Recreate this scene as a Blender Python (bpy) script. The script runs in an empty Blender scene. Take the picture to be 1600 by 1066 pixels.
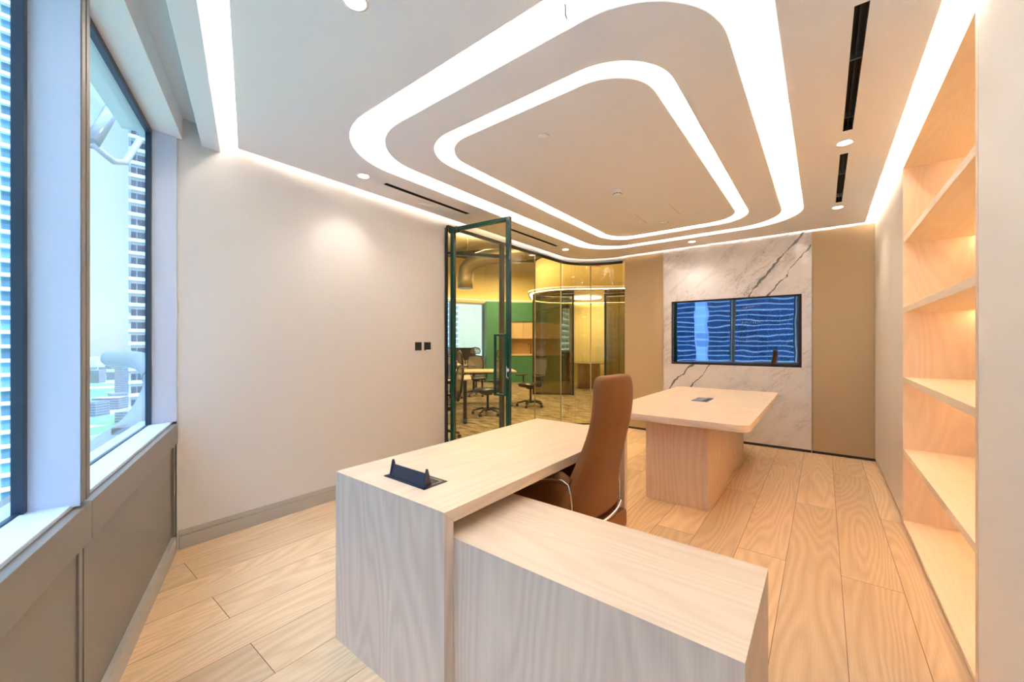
import bpy, bmesh, math, random
from mathutils import Vector, Matrix
from mathutils.geometry import tessellate_polygon
random.seed(7)
R = math.radians
scene = bpy.context.scene
COL = scene.collection

# ------------------------------------------------------------------ camera, world, light levels
cam_d = bpy.data.cameras.new('camera'); cam = bpy.data.objects.new('camera', cam_d); COL.objects.link(cam)
cam_d.sensor_width = 36.0; cam_d.lens = 36.0 * 622.2 / 1600.0
cam_d.shift_y = 3.0 / 1600.0; cam_d.clip_start = 0.02; cam_d.clip_end = 9000
YAW = math.atan(486 / 622.2)
cam.location = (0, 0, 1.33); cam.rotation_euler = (R(90), 0, YAW)
scene.camera = cam
FW = Vector((-math.sin(YAW), math.cos(YAW), 0)); RT = Vector((math.cos(YAW), math.sin(YAW), 0))

vs = scene.view_settings
vs.view_transform = 'Standard'; vs.look = 'None'; vs.gamma = 1.0; vs.use_curve_mapping = False
vs.exposure = 0.64
scene.cycles.use_denoising = True
scene.cycles.max_bounces = 12; scene.cycles.diffuse_bounces = 6; scene.cycles.glossy_bounces = 4
scene.cycles.transmission_bounces = 8; scene.cycles.transparent_max_bounces = 16
scene.cycles.sample_clamp_indirect = 80.0
scene.cycles.caustics_reflective = False; scene.cycles.caustics_refractive = False

LED = 125.0          # cove strips
SPOT = 17.0         # downlights, W
SKY = 1.4

world = bpy.data.worlds.new('world'); scene.world = world; world.use_nodes = True
wt = world.node_tree; wt.nodes.clear()
wo = wt.nodes.new('ShaderNodeOutputWorld'); bg = wt.nodes.new('ShaderNodeBackground')
tc = wt.nodes.new('ShaderNodeTexCoord'); sx = wt.nodes.new('ShaderNodeSeparateXYZ'); cr = wt.nodes.new('ShaderNodeValToRGB')
mr = wt.nodes.new('ShaderNodeMapRange'); mr.inputs[1].default_value = -0.3; mr.inputs[2].default_value = 1.0
wt.links.new(tc.outputs['Generated'], sx.inputs[0]); wt.links.new(sx.outputs[2], mr.inputs[0])
wt.links.new(mr.outputs[0], cr.inputs[0]); wt.links.new(cr.outputs[0], bg.inputs[0]); wt.links.new(bg.outputs[0], wo.inputs[0])
e = cr.color_ramp.elements
e[0].position = 0.20; e[0].color = (0.42, 0.54, 0.62, 1)
e[1].position = 0.88; e[1].color = (3.0, 4.3, 6.6, 1)
k = e.new(0.27); k.color = (0.52, 0.68, 0.76, 1)
k = e.new(0.5); k.color = (0.40, 0.63, 0.74, 1)
k = e.new(0.70); k.color = (0.75, 1.02, 1.40, 1)
bg.inputs[1].default_value = SKY
sl = bpy.data.lights.new('sun', 'SUN'); sl.energy = 2.0; sl.angle = R(2); sl.color = (1, .97, .92)
sun = bpy.data.objects.new('sun', sl); COL.objects.link(sun); sun.rotation_euler = Vector((-.75, -.62, -.62)).to_track_quat('-Z', 'Z').to_euler()

# ------------------------------------------------------------------ materials
def mat(name, col, rough=0.5, metal=0.0, spec=0.5, bump=0.0, bscale=200.0, coat=0.0, emit=None, estr=0.0):
    m = bpy.data.materials.new(name); m.use_nodes = True
    nt = m.node_tree; b = nt.nodes['Principled BSDF']
    b.inputs['Base Color'].default_value = (*col, 1); b.inputs['Roughness'].default_value = rough
    b.inputs['Metallic'].default_value = metal; b.inputs['Specular IOR Level'].default_value = spec
    b.inputs['Coat Weight'].default_value = coat
    if emit:
        b.inputs['Emission Color'].default_value = (*emit, 1); b.inputs['Emission Strength'].default_value = estr
    n = nt.nodes.new('ShaderNodeTexNoise'); t = nt.nodes.new('ShaderNodeTexCoord')
    n.inputs['Scale'].default_value = bscale; n.inputs['Detail'].default_value = 2
    nt.links.new(t.outputs['Object'], n.inputs['Vector'])
    mx = nt.nodes.new('ShaderNodeMix'); mx.data_type = 'RGBA'; mx.blend_type = 'MULTIPLY'
    mx.inputs[0].default_value = 0.12 if bump else 0.04
    mx.inputs[6].default_value = (*col, 1); nt.links.new(n.outputs['Fac'], mx.inputs[7]); nt.links.new(mx.outputs[2], b.inputs['Base Color'])
    if bump:
        bp = nt.nodes.new('ShaderNodeBump'); bp.inputs['Strength'].default_value = bump; bp.inputs['Distance'].default_value = 0.001
        nt.links.new(n.outputs['Fac'], bp.inputs['Height']); nt.links.new(bp.outputs[0], b.inputs['Normal'])
    return m

def emis(name, col, s):
    m = bpy.data.materials.new(name); m.use_nodes = True; nt = m.node_tree; nt.nodes.clear()
    o = nt.nodes.new('ShaderNodeOutputMaterial'); x = nt.nodes.new('ShaderNodeEmission')
    x.inputs[0].default_value = (*col, 1); x.inputs[1].default_value = s; nt.links.new(x.outputs[0], o.inputs[0]); return m

def glass(name, tint=(1, 1, 1), ior=1.45, refl=1.0):
    m = bpy.data.materials.new(name); m.use_nodes = True; nt = m.node_tree; nt.nodes.clear()
    o = nt.nodes.new('ShaderNodeOutputMaterial'); a = nt.nodes.new('ShaderNodeBsdfTransparent'); g = nt.nodes.new('ShaderNodeBsdfGlossy')
    f = nt.nodes.new('ShaderNodeLayerWeight'); f.inputs[0].default_value = 0.5; mx = nt.nodes.new('ShaderNodeMixShader'); mu = nt.nodes.new('ShaderNodeMath')
    pw = nt.nodes.new('ShaderNodeMath'); pw.operation = 'POWER'; pw.inputs[1].default_value = 5.0; nt.links.new(f.outputs['Facing'], pw.inputs[0])
    f0 = ((ior - 1) / (ior + 1)) ** 2; ma = nt.nodes.new('ShaderNodeMath'); ma.operation = 'MULTIPLY_ADD'; ma.inputs[1].default_value = 1 - f0; ma.inputs[2].default_value = f0; nt.links.new(pw.outputs[0], ma.inputs[0])
    a.inputs[0].default_value = (*tint, 1); g.inputs['Roughness'].default_value = 0.0
    mu.operation = 'MULTIPLY'; mu.inputs[1].default_value = refl
    nt.links.new(ma.outputs[0], mu.inputs[0]); nt.links.new(mu.outputs[0], mx.inputs[0])
    nt.links.new(a.outputs[0], mx.inputs[1]); nt.links.new(g.outputs[0], mx.inputs[2]); nt.links.new(mx.outputs[0], o.inputs[0]); return m

def oak(name, c1, c2, axis=0, rough=0.45, rings=9.0, spec=0.4, plank=False, seed=0.0, contrast=1.0, rw=0.42, fw=0.7):
    """axis = object axis the grain runs along (0 x, 1 y, 2 z)"""
    m = bpy.data.materials.new(name); m.use_nodes = True; nt = m.node_tree; b = nt.nodes['Principled BSDF']
    N = nt.nodes.new; L = nt.links.new
    t = N('ShaderNodeTexCoord')
    vec = t.outputs['Object']
    if plank:
        s = N('ShaderNodeSeparateXYZ'); L(vec, s.inputs[0])
        def M(op, a, bb=None, c=None):
            q = N('ShaderNodeMath'); q.operation = op
            for i, v in enumerate((a, bb, c)):
                if v is None: continue
                if isinstance(v, (int, float)): q.inputs[i].default_value = v
                else: L(v, q.inputs[i])
            return q.outputs[0]
        xx = M('DIVIDE', M('ADD', s.outputs[0], 3.04 + 2.6), 0.26)
        row = M('FLOOR', xx); fx = M('FRACT', xx)
        half = M('MULTIPLY', M('MODULO', row, 2.0), 0.5)
        yy = M('ADD', M('DIVIDE', M('ADD', s.outputs[1], -0.675 + 22.7), 2.27), half)
        cell = M('FLOOR', yy); fy = M('FRACT', yy)
        wn = N('ShaderNodeTexWhiteNoise'); wn.noise_dimensions = '2D'
        cc = N('ShaderNodeCombineXYZ'); L(row, cc.inputs[0]); L(cell, cc.inputs[1]); L(cc.outputs[0], wn.inputs['Vector'])
        off = N('ShaderNodeVectorMath'); off.operation = 'SCALE'; L(wn.outputs['Color'], off.inputs[0]); off.inputs['Scale'].default_value = 37.0
        add = N('ShaderNodeVectorMath'); add.operation = 'ADD'; L(vec, add.inputs[0]); L(off.outputs[0], add.inputs[1]); vec = add.outputs[0]
        g1 = M('LESS_THAN', fx, 0.010); g2 = M('LESS_THAN', fy, 0.0014)
        gap = M('MAXIMUM', g1, g2)
    mp = N('ShaderNodeMapping'); L(vec, mp.inputs['Vector'])
    mp.inputs['Location'].default_value = (seed, seed * 1.7, seed * 0.6)
    sc = [5.0, 5.0, 5.0]; sc[axis] = 0.55 if axis < 2 else 0.95; mp.inputs['Scale'].default_value = sc
    n1 = N('ShaderNodeTexNoise'); n1.inputs['Scale'].default_value = 0.75; n1.inputs['Detail'].default_value = 1.5; n1.inputs['Roughness'].default_value = 0.35
    L(mp.outputs[0], n1.inputs['Vector'])
    mu = N('ShaderNodeMath'); mu.operation = 'MULTIPLY'; mu.inputs[1].default_value = rings * 2; L(n1.outputs['Fac'], mu.inputs[0])
    fr = N('ShaderNodeMath'); fr.operation = 'PINGPONG'; fr.inputs[1].default_value = 0.5; L(mu.outputs[0], fr.inputs[0])
    rp = N('ShaderNodeValToRGB'); L(fr.outputs[0], rp.inputs[0])
    rp.color_ramp.elements[0].position = 0.0; rp.color_ramp.elements[0].color = (1, 1, 1, 1)
    rp.color_ramp.elements[1].position = 0.45; rp.color_ramp.elements[1].color = (0, 0, 0, 1)
    mp2 = N('ShaderNodeMapping'); L(vec, mp2.inputs['Vector']); s2 = [210.0] * 3; s2[axis] = 3.5; mp2.inputs['Scale'].default_value = s2
    n2 = N('ShaderNodeTexNoise'); n2.inputs['Scale'].default_value = 1.0; n2.inputs['Detail'].default_value = 3; L(mp2.outputs[0], n2.inputs['Vector'])
    mp3 = N('ShaderNodeMapping'); L(vec, mp3.inputs['Vector']); s3 = [7.0] * 3; s3[axis] = 0.5; mp3.inputs['Scale'].default_value = s3
    n3 = N('ShaderNodeTexNoise'); n3.inputs['Scale'].default_value = 1.0; n3.inputs['Detail'].default_value = 2; L(mp3.outputs[0], n3.inputs['Vector'])
    def lin(src, mul, addv):
        q = N('ShaderNodeMath'); q.operation = 'MULTIPLY_ADD'; L(src, q.inputs[0]); q.inputs[1].default_value = mul; q.inputs[2].default_value = addv; return q.outputs[0]
    a1 = N('ShaderNodeMath'); a1.operation = 'ADD'; L(lin(rp.outputs[0], rw * contrast, 0), a1.inputs[0]); L(lin(n2.outputs['Fac'], fw * contrast, -0.5 * fw * contrast + 0.16), a1.inputs[1])
    a2 = N('ShaderNodeMath'); a2.operation = 'ADD'; a2.use_clamp = True; L(a1.outputs[0], a2.inputs[0]); L(lin(n3.outputs['Fac'], 0.42 * contrast, -0.18 * contrast), a2.inputs[1])
    mx = N('ShaderNodeMix'); mx.data_type = 'RGBA'; L(a2.outputs[0], mx.inputs[0]); mx.inputs[6].default_value = (*c1, 1); mx.inputs[7].default_value = (*c2, 1)
    outc = mx.outputs[2]
    if plank:
        hv = N('ShaderNodeHueSaturation'); L(outc, hv.inputs['Color'])
        L(lin(wn.outputs['Value'], 0.26, 0.85), hv.inputs['Value'])
        gm = N('ShaderNodeMix'); gm.data_type = 'RGBA'; L(gap, gm.inputs[0]); L(hv.outputs[0], gm.inputs[6]); gm.inputs[7].default_value = (0.16, 0.08, 0.035, 1); outc = gm.outputs[2]
    L(outc, b.inputs['Base Color']); b.inputs['Roughness'].default_value = rough; b.inputs['Specular IOR Level'].default_value = spec
    bp = N('ShaderNodeBump'); bp.inputs['Strength'].default_value = 0.12; bp.inputs['Distance'].default_value = 0.0006
    L(n2.outputs['Fac'], bp.inputs['Height']); L(bp.outputs[0], b.inputs['Normal'])
    return m

def marble_mat():
    m = bpy.data.materials.new('marble'); m.use_nodes = True; nt = m.node_tree; b = nt.nodes['Principled BSDF']
    N = nt.nodes.new; L = nt.links.new
    t = N('ShaderNodeTexCoord'); s = N('ShaderNodeSeparateXYZ'); L(t.outputs['Object'], s.inputs[0])
    def M(op, a, bb=None, c=None, clamp=False):
        q = N('ShaderNodeMath'); q.operation = op; q.use_clamp = clamp
        for i, v in enumerate((a, bb, c)):
            if v is None: continue
            if isinstance(v, (int, float)): q.inputs[i].default_value = v
            else: L(v, q.inputs[i])
        return q.outputs[0]
    def noise(vec, sc, det, rough=0.55, dist=0.0):
        n = N('ShaderNodeTexNoise'); n.inputs['Scale'].default_value = sc; n.inputs['Detail'].default_value = det
        n.inputs['Roughness'].default_value = rough; n.inputs['Distortion'].default_value = dist; L(vec, n.inputs['Vector']); return n.outputs['Fac']
    X, Z = s.outputs[0], s.outputs[2]
    wob = M('MULTIPLY_ADD', noise(t.outputs['Object'], 3.2, 4), 0.22, -0.11)
    wob2 = M('MULTIPLY_ADD', noise(t.outputs['Object'], 19.0, 3), 0.035, -0.0175)
    u = M('ADD', M('ADD', M('MULTIPLY_ADD', Z, -0.77, X), wob), wob2)        # constant along the big diagonal cracks
    wid = M('MULTIPLY_ADD', noise(t.outputs['Object'], 4.5, 2), 0.10, -0.032, True)
    wid = M('MAXIMUM', wid, 0.003)
    def crack(u0, k):
        d = M('ABSOLUTE', M('SUBTRACT', u, u0)); w = M('MULTIPLY', wid, k)
        return M('SUBTRACT', 1.0, M('DIVIDE', d, w), None, True)
    c1 = crack(-2.265, 1.0); c2 = crack(-2.03, 0.75)
    # fine veins: ridged, stretched along the diagonal
    mp = N('ShaderNodeMapping'); mp.inputs['Rotation'].default_value = (0, R(38), 0); L(t.outputs['Object'], mp.inputs['Vector'])
    mp2 = N('ShaderNodeMapping'); mp2.inputs['Scale'].default_value = (1.0, 1, 3.4); L(mp.outputs[0], mp2.inputs['Vector'])
    def ridge(sc, det, w, dist):
        f = noise(mp2.outputs[0], sc, det, 0.6, dist); d = M('ABSOLUTE', M('SUBTRACT', f, 0.5))
        return M('SUBTRACT', 1.0, M('DIVIDE', d, w), None, True)
    v1 = ridge(2.2, 8, 0.016, 0.7); v2 = ridge(5.5, 6, 0.03, 1.2)
    mask = M('MULTIPLY', M('SUBTRACT', noise(t.outputs['Object'], 1.9, 2), 0.42), 5.0, None, True)
    cloud = M('MULTIPLY', M('SUBTRACT', noise(mp2.outputs[0], 1.8, 6, 0.65, 0.5), 0.5), 2.3, None, True)
    g = M('MULTIPLY', cloud, 0.75, None, True)
    g = M('ADD', g, M('MULTIPLY', M('MULTIPLY', v1, mask), 0.6), None, True)
    g = M('ADD', g, M('MULTIPLY', M('MULTIPLY', v2, mask), 0.32), None, True)
    mx = N('ShaderNodeMix'); mx.data_type = 'RGBA'; L(g, mx.inputs[0]); mx.inputs[6].default_value = (0.66, 0.62, 0.60, 1); mx.inputs[7].default_value = (0.25, 0.235, 0.24, 1)
    ck = M('MULTIPLY', M('MAXIMUM', c1, c2), 1.7, None, True)
    mx2 = N('ShaderNodeMix'); mx2.data_type = 'RGBA'; L(ck, mx2.inputs[0]); L(mx.outputs[2], mx2.inputs[6]); mx2.inputs[7].default_value = (0.15, 0.145, 0.15, 1)
    L(mx2.outputs[2], b.inputs['Base Color']); b.inputs['Roughness'].default_value = 0.08; b.inputs['Specular IOR Level'].default_value = 0.5
    return m

def facade(name, slab, glassc, pitch, frac, bay=3.0, mull=(0.5, 0.5, 0.55), rough=0.2):
    """building skin: horizontal slab bands and window bays, in world metres"""
    m = bpy.data.materials.new(name); m.use_nodes = True; nt = m.node_tree; b = nt.nodes['Principled BSDF']
    N = nt.nodes.new; L = nt.links.new
    t = N('ShaderNodeTexCoord'); s = N('ShaderNodeSeparateXYZ'); L(t.outputs['Object'], s.inputs[0])
    def M(op, a, bb=None):
        q = N('ShaderNodeMath'); q.operation = op
        for i, v in enumerate((a, bb)):
            if v is None: continue
            if isinstance(v, (int, float)): q.inputs[i].default_value = v
            else: L(v, q.inputs[i])
        return q.outputs[0]
    fz = M('FRACT', M('DIVIDE', M('ADD', s.outputs[2], 500.0), pitch)); band = M('LESS_THAN', fz, frac)
    xy = M('ADD', s.outputs[0], s.outputs[1]); fx = M('FRACT', M('DIVIDE', M('ADD', xy, 999.0), bay)); mul = M('LESS_THAN', fx, 0.10)
    wn = N('ShaderNodeTexWhiteNoise'); wn.noise_dimensions = '2D'; c = N('ShaderNodeCombineXYZ')
    L(M('FLOOR', M('DIVIDE', M('ADD', s.outputs[2], 500.0), pitch)), c.inputs[0]); L(M('FLOOR', M('DIVIDE', M('ADD', xy, 999.0), bay)), c.inputs[1]); L(c.outputs[0], wn.inputs['Vector'])
    h = N('ShaderNodeHueSaturation'); h.inputs['Color'].default_value = (*glassc, 1); L(M('ADD', M('MULTIPLY', wn.outputs['Value'], 0.7), 0.6), h.inputs['Value'])
    m1 = N('ShaderNodeMix'); m1.data_type = 'RGBA'; L(mul, m1.inputs[0]); L(h.outputs[0], m1.inputs[6]); m1.inputs[7].default_value = (*mull, 1)
    m2 = N('ShaderNodeMix'); m2.data_type = 'RGBA'; L(band, m2.inputs[0]); L(m1.outputs[2], m2.inputs[6]); m2.inputs[7].default_value = (*slab, 1)
    L(m2.outputs[2], b.inputs['Base Color']); b.inputs['Roughness'].default_value = rough; return m

def ground_mat():
    m = bpy.data.materials.new('city_ground'); m.use_nodes = True; nt = m.node_tree; b = nt.nodes['Principled BSDF']
    N = nt.nodes.new; L = nt.links.new; t = N('ShaderNodeTexCoord')
    v = N('ShaderNodeTexVoronoi'); v.inputs['Scale'].default_value = 0.02; L(t.outputs['Object'], v.inputs['Vector'])
    r = N('ShaderNodeValToRGB'); r.color_ramp.interpolation = 'CONSTANT'; L(v.outputs['Color'], r.inputs[0])
    el = r.color_ramp.elements; el[0].color = (0.10, 0.27, 0.11, 1); el[1].position = 0.35; el[1].color = (0.34, 0.38, 0.42, 1)
    q = el.new(0.5); q.color = (0.14, 0.30, 0.14, 1); q = el.new(0.62); q.color = (0.42, 0.46, 0.52, 1); q = el.new(0.8); q.color = (0.14, 0.36, 0.44, 1)
    n = N('ShaderNodeTexNoise'); n.inputs['Scale'].default_value = 0.06; n.inputs['Detail'].default_value = 6; L(t.outputs['Object'], n.inputs['Vector'])
    mx = N('ShaderNodeMix'); mx.data_type = 'RGBA'; mx.blend_type = 'OVERLAY'; mx.inputs[0].default_value = 0.8
    L(r.outputs[0], mx.inputs[6]); L(n.outputs['Fac'], mx.inputs[7]); L(mx.outputs[2], b.inputs['Base Color']); b.inputs['Roughness'].default_value = 0.9; return m

def carpet_mat():
    m = bpy.data.materials.new('carpet'); m.use_nodes = True; nt = m.node_tree; b = nt.nodes['Principled BSDF']
    N = nt.nodes.new; L = nt.links.new; t = N('ShaderNodeTexCoord'); mp = N('ShaderNodeMapping'); mp.inputs['Rotation'].default_value = (0, 0, R(-38)); mp.inputs['Scale'].default_value = (3, 14, 1)
    L(t.outputs['Object'], mp.inputs['Vector']); n = N('ShaderNodeTexNoise'); n.inputs['Scale'].default_value = 1.1; n.inputs['Detail'].default_value = 8; n.inputs['Roughness'].default_value = 0.7
    L(mp.outputs[0], n.inputs['Vector']); r = N('ShaderNodeValToRGB'); L(n.outputs['Fac'], r.inputs[0])
    r.color_ramp.elements[0].position = 0.38; r.color_ramp.elements[0].color = (0.09, 0.065, 0.035, 1)
    r.color_ramp.elements[1].position = 0.62; r.color_ramp.elements[1].color = (0.46, 0.36, 0.22, 1)
    L(r.outputs[0], b.inputs['Base Color']); b.inputs['Roughness'].default_value = 1.0; b.inputs['Specular IOR Level'].default_value = 0.05; return m

PAINT = mat('ceiling_paint', (0.80, 0.79, 0.79), 0.9, spec=0.2)
WALLP = mat('wall_paint', (0.66, 0.63, 0.60), 0.9, spec=0.2)
SKIRT = mat('skirting_paint', (0.42, 0.39, 0.35), 0.45)
TAUPE = mat('taupe_metal', (0.20, 0.18, 0.157), 0.36, spec=0.5)
DARKF = mat('dark_window_frame', (0.02, 0.035, 0.06), 0.35)
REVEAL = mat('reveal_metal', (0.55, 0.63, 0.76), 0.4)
FLOOR = oak('floor_oak', (0.82, 0.58, 0.35), (0.54, 0.32, 0.15), axis=1, rough=0.38, rings=13, plank=True, contrast=0.9, rw=0.42)
OAKX = oak('oak_veneer_x', (0.78, 0.61, 0.44), (0.60, 0.43, 0.29), axis=0, rough=0.42, seed=3.1, contrast=0.75)
OAKY = oak('oak_veneer_y', (0.78, 0.61, 0.44), (0.60, 0.43, 0.29), axis=1, rough=0.42, seed=8.3, contrast=0.75)
OAKZ = oak('oak_veneer_z', (0.76, 0.61, 0.49), (0.53, 0.39, 0.31), axis=2, rough=0.45, seed=5.7, contrast=0.85)
OAKZ2 = oak('oak_leg_z', (0.72, 0.53, 0.38), (0.52, 0.35, 0.235), axis=2, rough=0.45, seed=12.7, contrast=0.8)
SHELFM = oak('shelf_veneer', (0.86, 0.70, 0.50), (0.72, 0.54, 0.345), axis=1, rough=0.45, seed=1.3, contrast=0.55)
SHELFZ = oak('shelf_veneer_z', (0.82, 0.63, 0.46), (0.66, 0.47, 0.32), axis=2, rough=0.45, seed=21.3, contrast=0.6)
FABRIC = mat('tan_fabric', (0.50, 0.37, 0.215), 0.85, bump=0.6, bscale=420, spec=0.2)
CABM = mat('cabinet_laminate', (0.74, 0.66, 0.55), 0.55, bump=0.25, bscale=260)
MARBLE = marble_mat()
BLACK = mat('black_plastic', (0.012, 0.012, 0.013), 0.35)
SCREEN = mat('tv_screen', (0.30, 0.39, 0.50), 0.02, metal=1.0)
_n = SCREEN.node_tree; _b = _n.nodes['Principled BSDF']; _t = _n.nodes.new('ShaderNodeTexCoord'); _x = _n.nodes.new('ShaderNodeTexNoise'); _x.inputs['Scale'].default_value = 2.6; _x.inputs['Detail'].default_value = 1
_p = _n.nodes.new('ShaderNodeBump'); _p.inputs['Strength'].default_value = 1.0; _p.inputs['Distance'].default_value = 0.0009
_n.links.new(_t.outputs['Object'], _x.inputs['Vector']); _n.links.new(_x.outputs['Fac'], _p.inputs['Height']); _n.links.new(_p.outputs[0], _b.inputs['Normal'])
CHROME = mat('chrome', (0.75, 0.75, 0.76), 0.12, metal=1.0)
LEATHER = mat('brown_leather', (0.25, 0.080, 0.015), 0.42, bump=0.35, bscale=900, spec=0.35)
POWER = mat('anodised_dark_metal', (0.05, 0.055, 0.085), 0.32, metal=0.6)
STEEL = mat('brushed_steel', (0.5, 0.5, 0.48), 0.3, metal=1.0)
GREEN = mat('green_door_frame', (0.002, 0.05, 0.03), 0.25, spec=0.6)
BRONZE = mat('dark_bronze_frame', (0.02, 0.022, 0.018), 0.3)
VENTM = mat('vent_black', (0.02, 0.018, 0.014), 0.6)
WHITEP = mat('white_plastic', (0.82, 0.82, 0.80), 0.4)
CLEAR = glass('clear_window_glass', (0.93, 0.98, 1.0), 1.45, 0.8)
LAMPTINT = glass('lamp_tinted_partition_glass', (0.95, 0.91, 0.76), 1.5, 0.9)  # near-clear glass; its tint carries the yellow of the office lights
SMOKE = glass('smoked_partition_glass', (0.50, 0.46, 0.36), 1.5, 1.3)
LEDM = emis('warm_led', (1.0, 0.88, 0.74), LED)
LEDD = emis('downlight_lens', (1.0, 0.93, 0.82), 14)
OLED = emis('office_led', (1.0, 0.80, 0.45), 10)
DISC = emis('disc_lamp_diffuser', (1.0, 0.95, 0.72), 1.6)
CARPET = carpet_mat()

# ------------------------------------------------------------------ mesh helpers
class MB:
    def __init__(s): s.v = []; s.f = []; s.sm = []
    def add(s, vs_, fs, smooth=False):
        o = len(s.v); s.v += [tuple(v) for v in vs_]
        for f in fs: s.f.append(tuple(o + i for i in f)); s.sm.append(smooth)
        return s
    def box(s, x0, x1, y0, y1, z0, z1):
        v = [(x, y, z) for z in (z0, z1) for x, y in ((x0, y0), (x1, y0), (x1, y1), (x0, y1))]
        return s.add(v, [(3, 2, 1, 0), (4, 5, 6, 7), (0, 1, 5, 4), (1, 2, 6, 5), (2, 3, 7, 6), (3, 0, 4, 7)])
    def hexa(s, b4, t4):
        return s.add(list(b4) + list(t4), [(3, 2, 1, 0), (4, 5, 6, 7), (0, 1, 5, 4), (1, 2, 6, 5), (2, 3, 7, 6), (3, 0, 4, 7)])
    def obox(s, c, ax, ay, az, hx, hy, hz):
        c = Vector(c); ax, ay, az = Vector(ax).normalized() * hx, Vector(ay).normalized() * hy, Vector(az).normalized() * hz
        q = lambda z: [c - ax - ay + z, c + ax - ay + z, c + ax + ay + z, c - ax + ay + z]
        return s.hexa(q(-az), q(az))
    def bar(s, a, b, w, h, up=(0, 0, 1)):
        a, b = Vector(a), Vector(b); d = (b - a); up = Vector(up); sd = d.cross(up).normalized(); u2 = sd.cross(d).normalized()
        return s.obox((a + b) / 2, d, sd, u2, d.length / 2, w / 2, h / 2)
    def prism(s, pts, z0, z1, holes=(), caps=True):
        loops = [list(pts)] + [list(h) for h in holes]
        allp = [p for l in loops for p in l]
        tri = tessellate_polygon([[Vector((p[0], p[1], 0)) for p in l] for l in loops])
        nn = len(allp); v = [(p[0], p[1], z0) for p in allp] + [(p[0], p[1], z1) for p in allp]
        f = []
        if caps:
            for t in tri: f.append((t[2], t[1], t[0])); f.append(tuple(i + nn for i in t))
        s.add(v, f)
        base = len(s.v) - 2 * nn; o = 0
        for l in loops:
            k = len(l)
            for i in range(k):
                j = (i + 1) % k; s.f.append((base + o + i, base + o + j, base + o + j + nn, base + o + i + nn)); s.sm.append(k > 24)
            o += k
        return s
    def strip(s, path, w, z, closed=True, side=1):
        n = len(path); P = [Vector((p[0], p[1])) for p in path]; vv = []
        for i in range(n):
            a = P[i - 1] if (closed or i) else P[i]; b = P[(i + 1) % n] if (closed or i < n - 1) else P[i]
            d = (b - a).normalized(); nn = Vector((-d.y, d.x)) * side
            vv += [(P[i].x, P[i].y, z), (P[i].x + nn.x * w, P[i].y + nn.y * w, z)]
        f = [(2 * i, 2 * ((i + 1) % n), 2 * ((i + 1) % n) + 1, 2 * i + 1) for i in range(n if closed else n - 1)]
        return s.add(vv, f)
    def cyl(s, a, b, r, r2=None, n=20, caps=True, smooth=True):
        a, b = Vector(a), Vector(b); r2 = r if r2 is None else r2; d = (b - a).normalized()
        x = d.orthogonal().normalized(); y = d.cross(x)
        v = [a + (x * math.cos(t) + y * math.sin(t)) * r for t in [2 * math.pi * i / n for i in range(n)]]
        v += [b + (x * math.cos(t) + y * math.sin(t)) * r2 for t in [2 * math.pi * i / n for i in range(n)]]
        s.add(v, [(i, (i + 1) % n, (i + 1) % n + n, i + n) for i in range(n)], smooth)
        if caps:
            o = len(s.v) - 2 * n; s.f.append(tuple(o + i for i in reversed(range(n)))); s.f.append(tuple(o + n + i for i in range(n))); s.sm += [False, False]
        return s
    def tube(s, pts, r, n=12, closed=False, rs=None):
        P = [Vector(p) for p in pts]; m = len(P); rings = []; prev = None
        for i in range(m):
            if closed: d = P[(i + 1) % m] - P[i - 1]
            else: d = P[min(i + 1, m - 1)] - P[max(i - 1, 0)]
            d.normalize()
            x = d.orthogonal().normalized() if prev is None else (prev - d * prev.dot(d)).normalized(); prev = x; y = d.cross(x)
            rr = rs[i] if rs else r
            rings.append([P[i] + (x * math.cos(2 * math.pi * k / n) + y * math.sin(2 * math.pi * k / n)) * rr for k in range(n)])
        f = []
        for i in range(m if closed else m - 1):
            j = (i + 1) % m
            for k in range(n): f.append((i * n + k, i * n + (k + 1) % n, j * n + (k + 1) % n, j * n + k))
        s.add([v for r_ in rings for v in r_], f, True)
        if not closed:
            o = len(s.v) - m * n; s.f.append(tuple(o + k for k in reversed(range(n)))); s.f.append(tuple(o + (m - 1) * n + k for k in range(n))); s.sm += [False, False]
        return s
    def lathe(s, prof, c=(0, 0, 0), n=32, cap=True):
        v = []; 
        for r, z in prof:
            for k in range(n): v.append((c[0] + r * math.cos(2 * math.pi * k / n), c[1] + r * math.sin(2 * math.pi * k / n), c[2] + z))
        f = [(i * n + k, i * n + (k + 1) % n, (i + 1) * n + (k + 1) % n, (i + 1) * n + k) for i in range(len(prof) - 1) for k in range(n)]
        s.add(v, f, True); o = len(s.v) - len(v)
        if cap: s.f.append(tuple(o + k for k in reversed(range(n)))); s.f.append(tuple(o + (len(prof) - 1) * n + k for k in range(n))); s.sm += [False, False]
        return s
    def loft(s, rings, cap=True):
        n = len(rings[0]); v = [p for r_ in rings for p in r_]
        f = [(i * n + k, i * n + (k + 1) % n, (i + 1) * n + (k + 1) % n, (i + 1) * n + k) for i in range(len(rings) - 1) for k in range(n)]
        s.add(v, f, True); o = len(s.v) - len(v)
        if cap: s.f.append(tuple(o + k for k in reversed(range(n)))); s.f.append(tuple(o + (len(rings) - 1) * n + k for k in range(n))); s.sm += [True, True]
        return s
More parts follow.
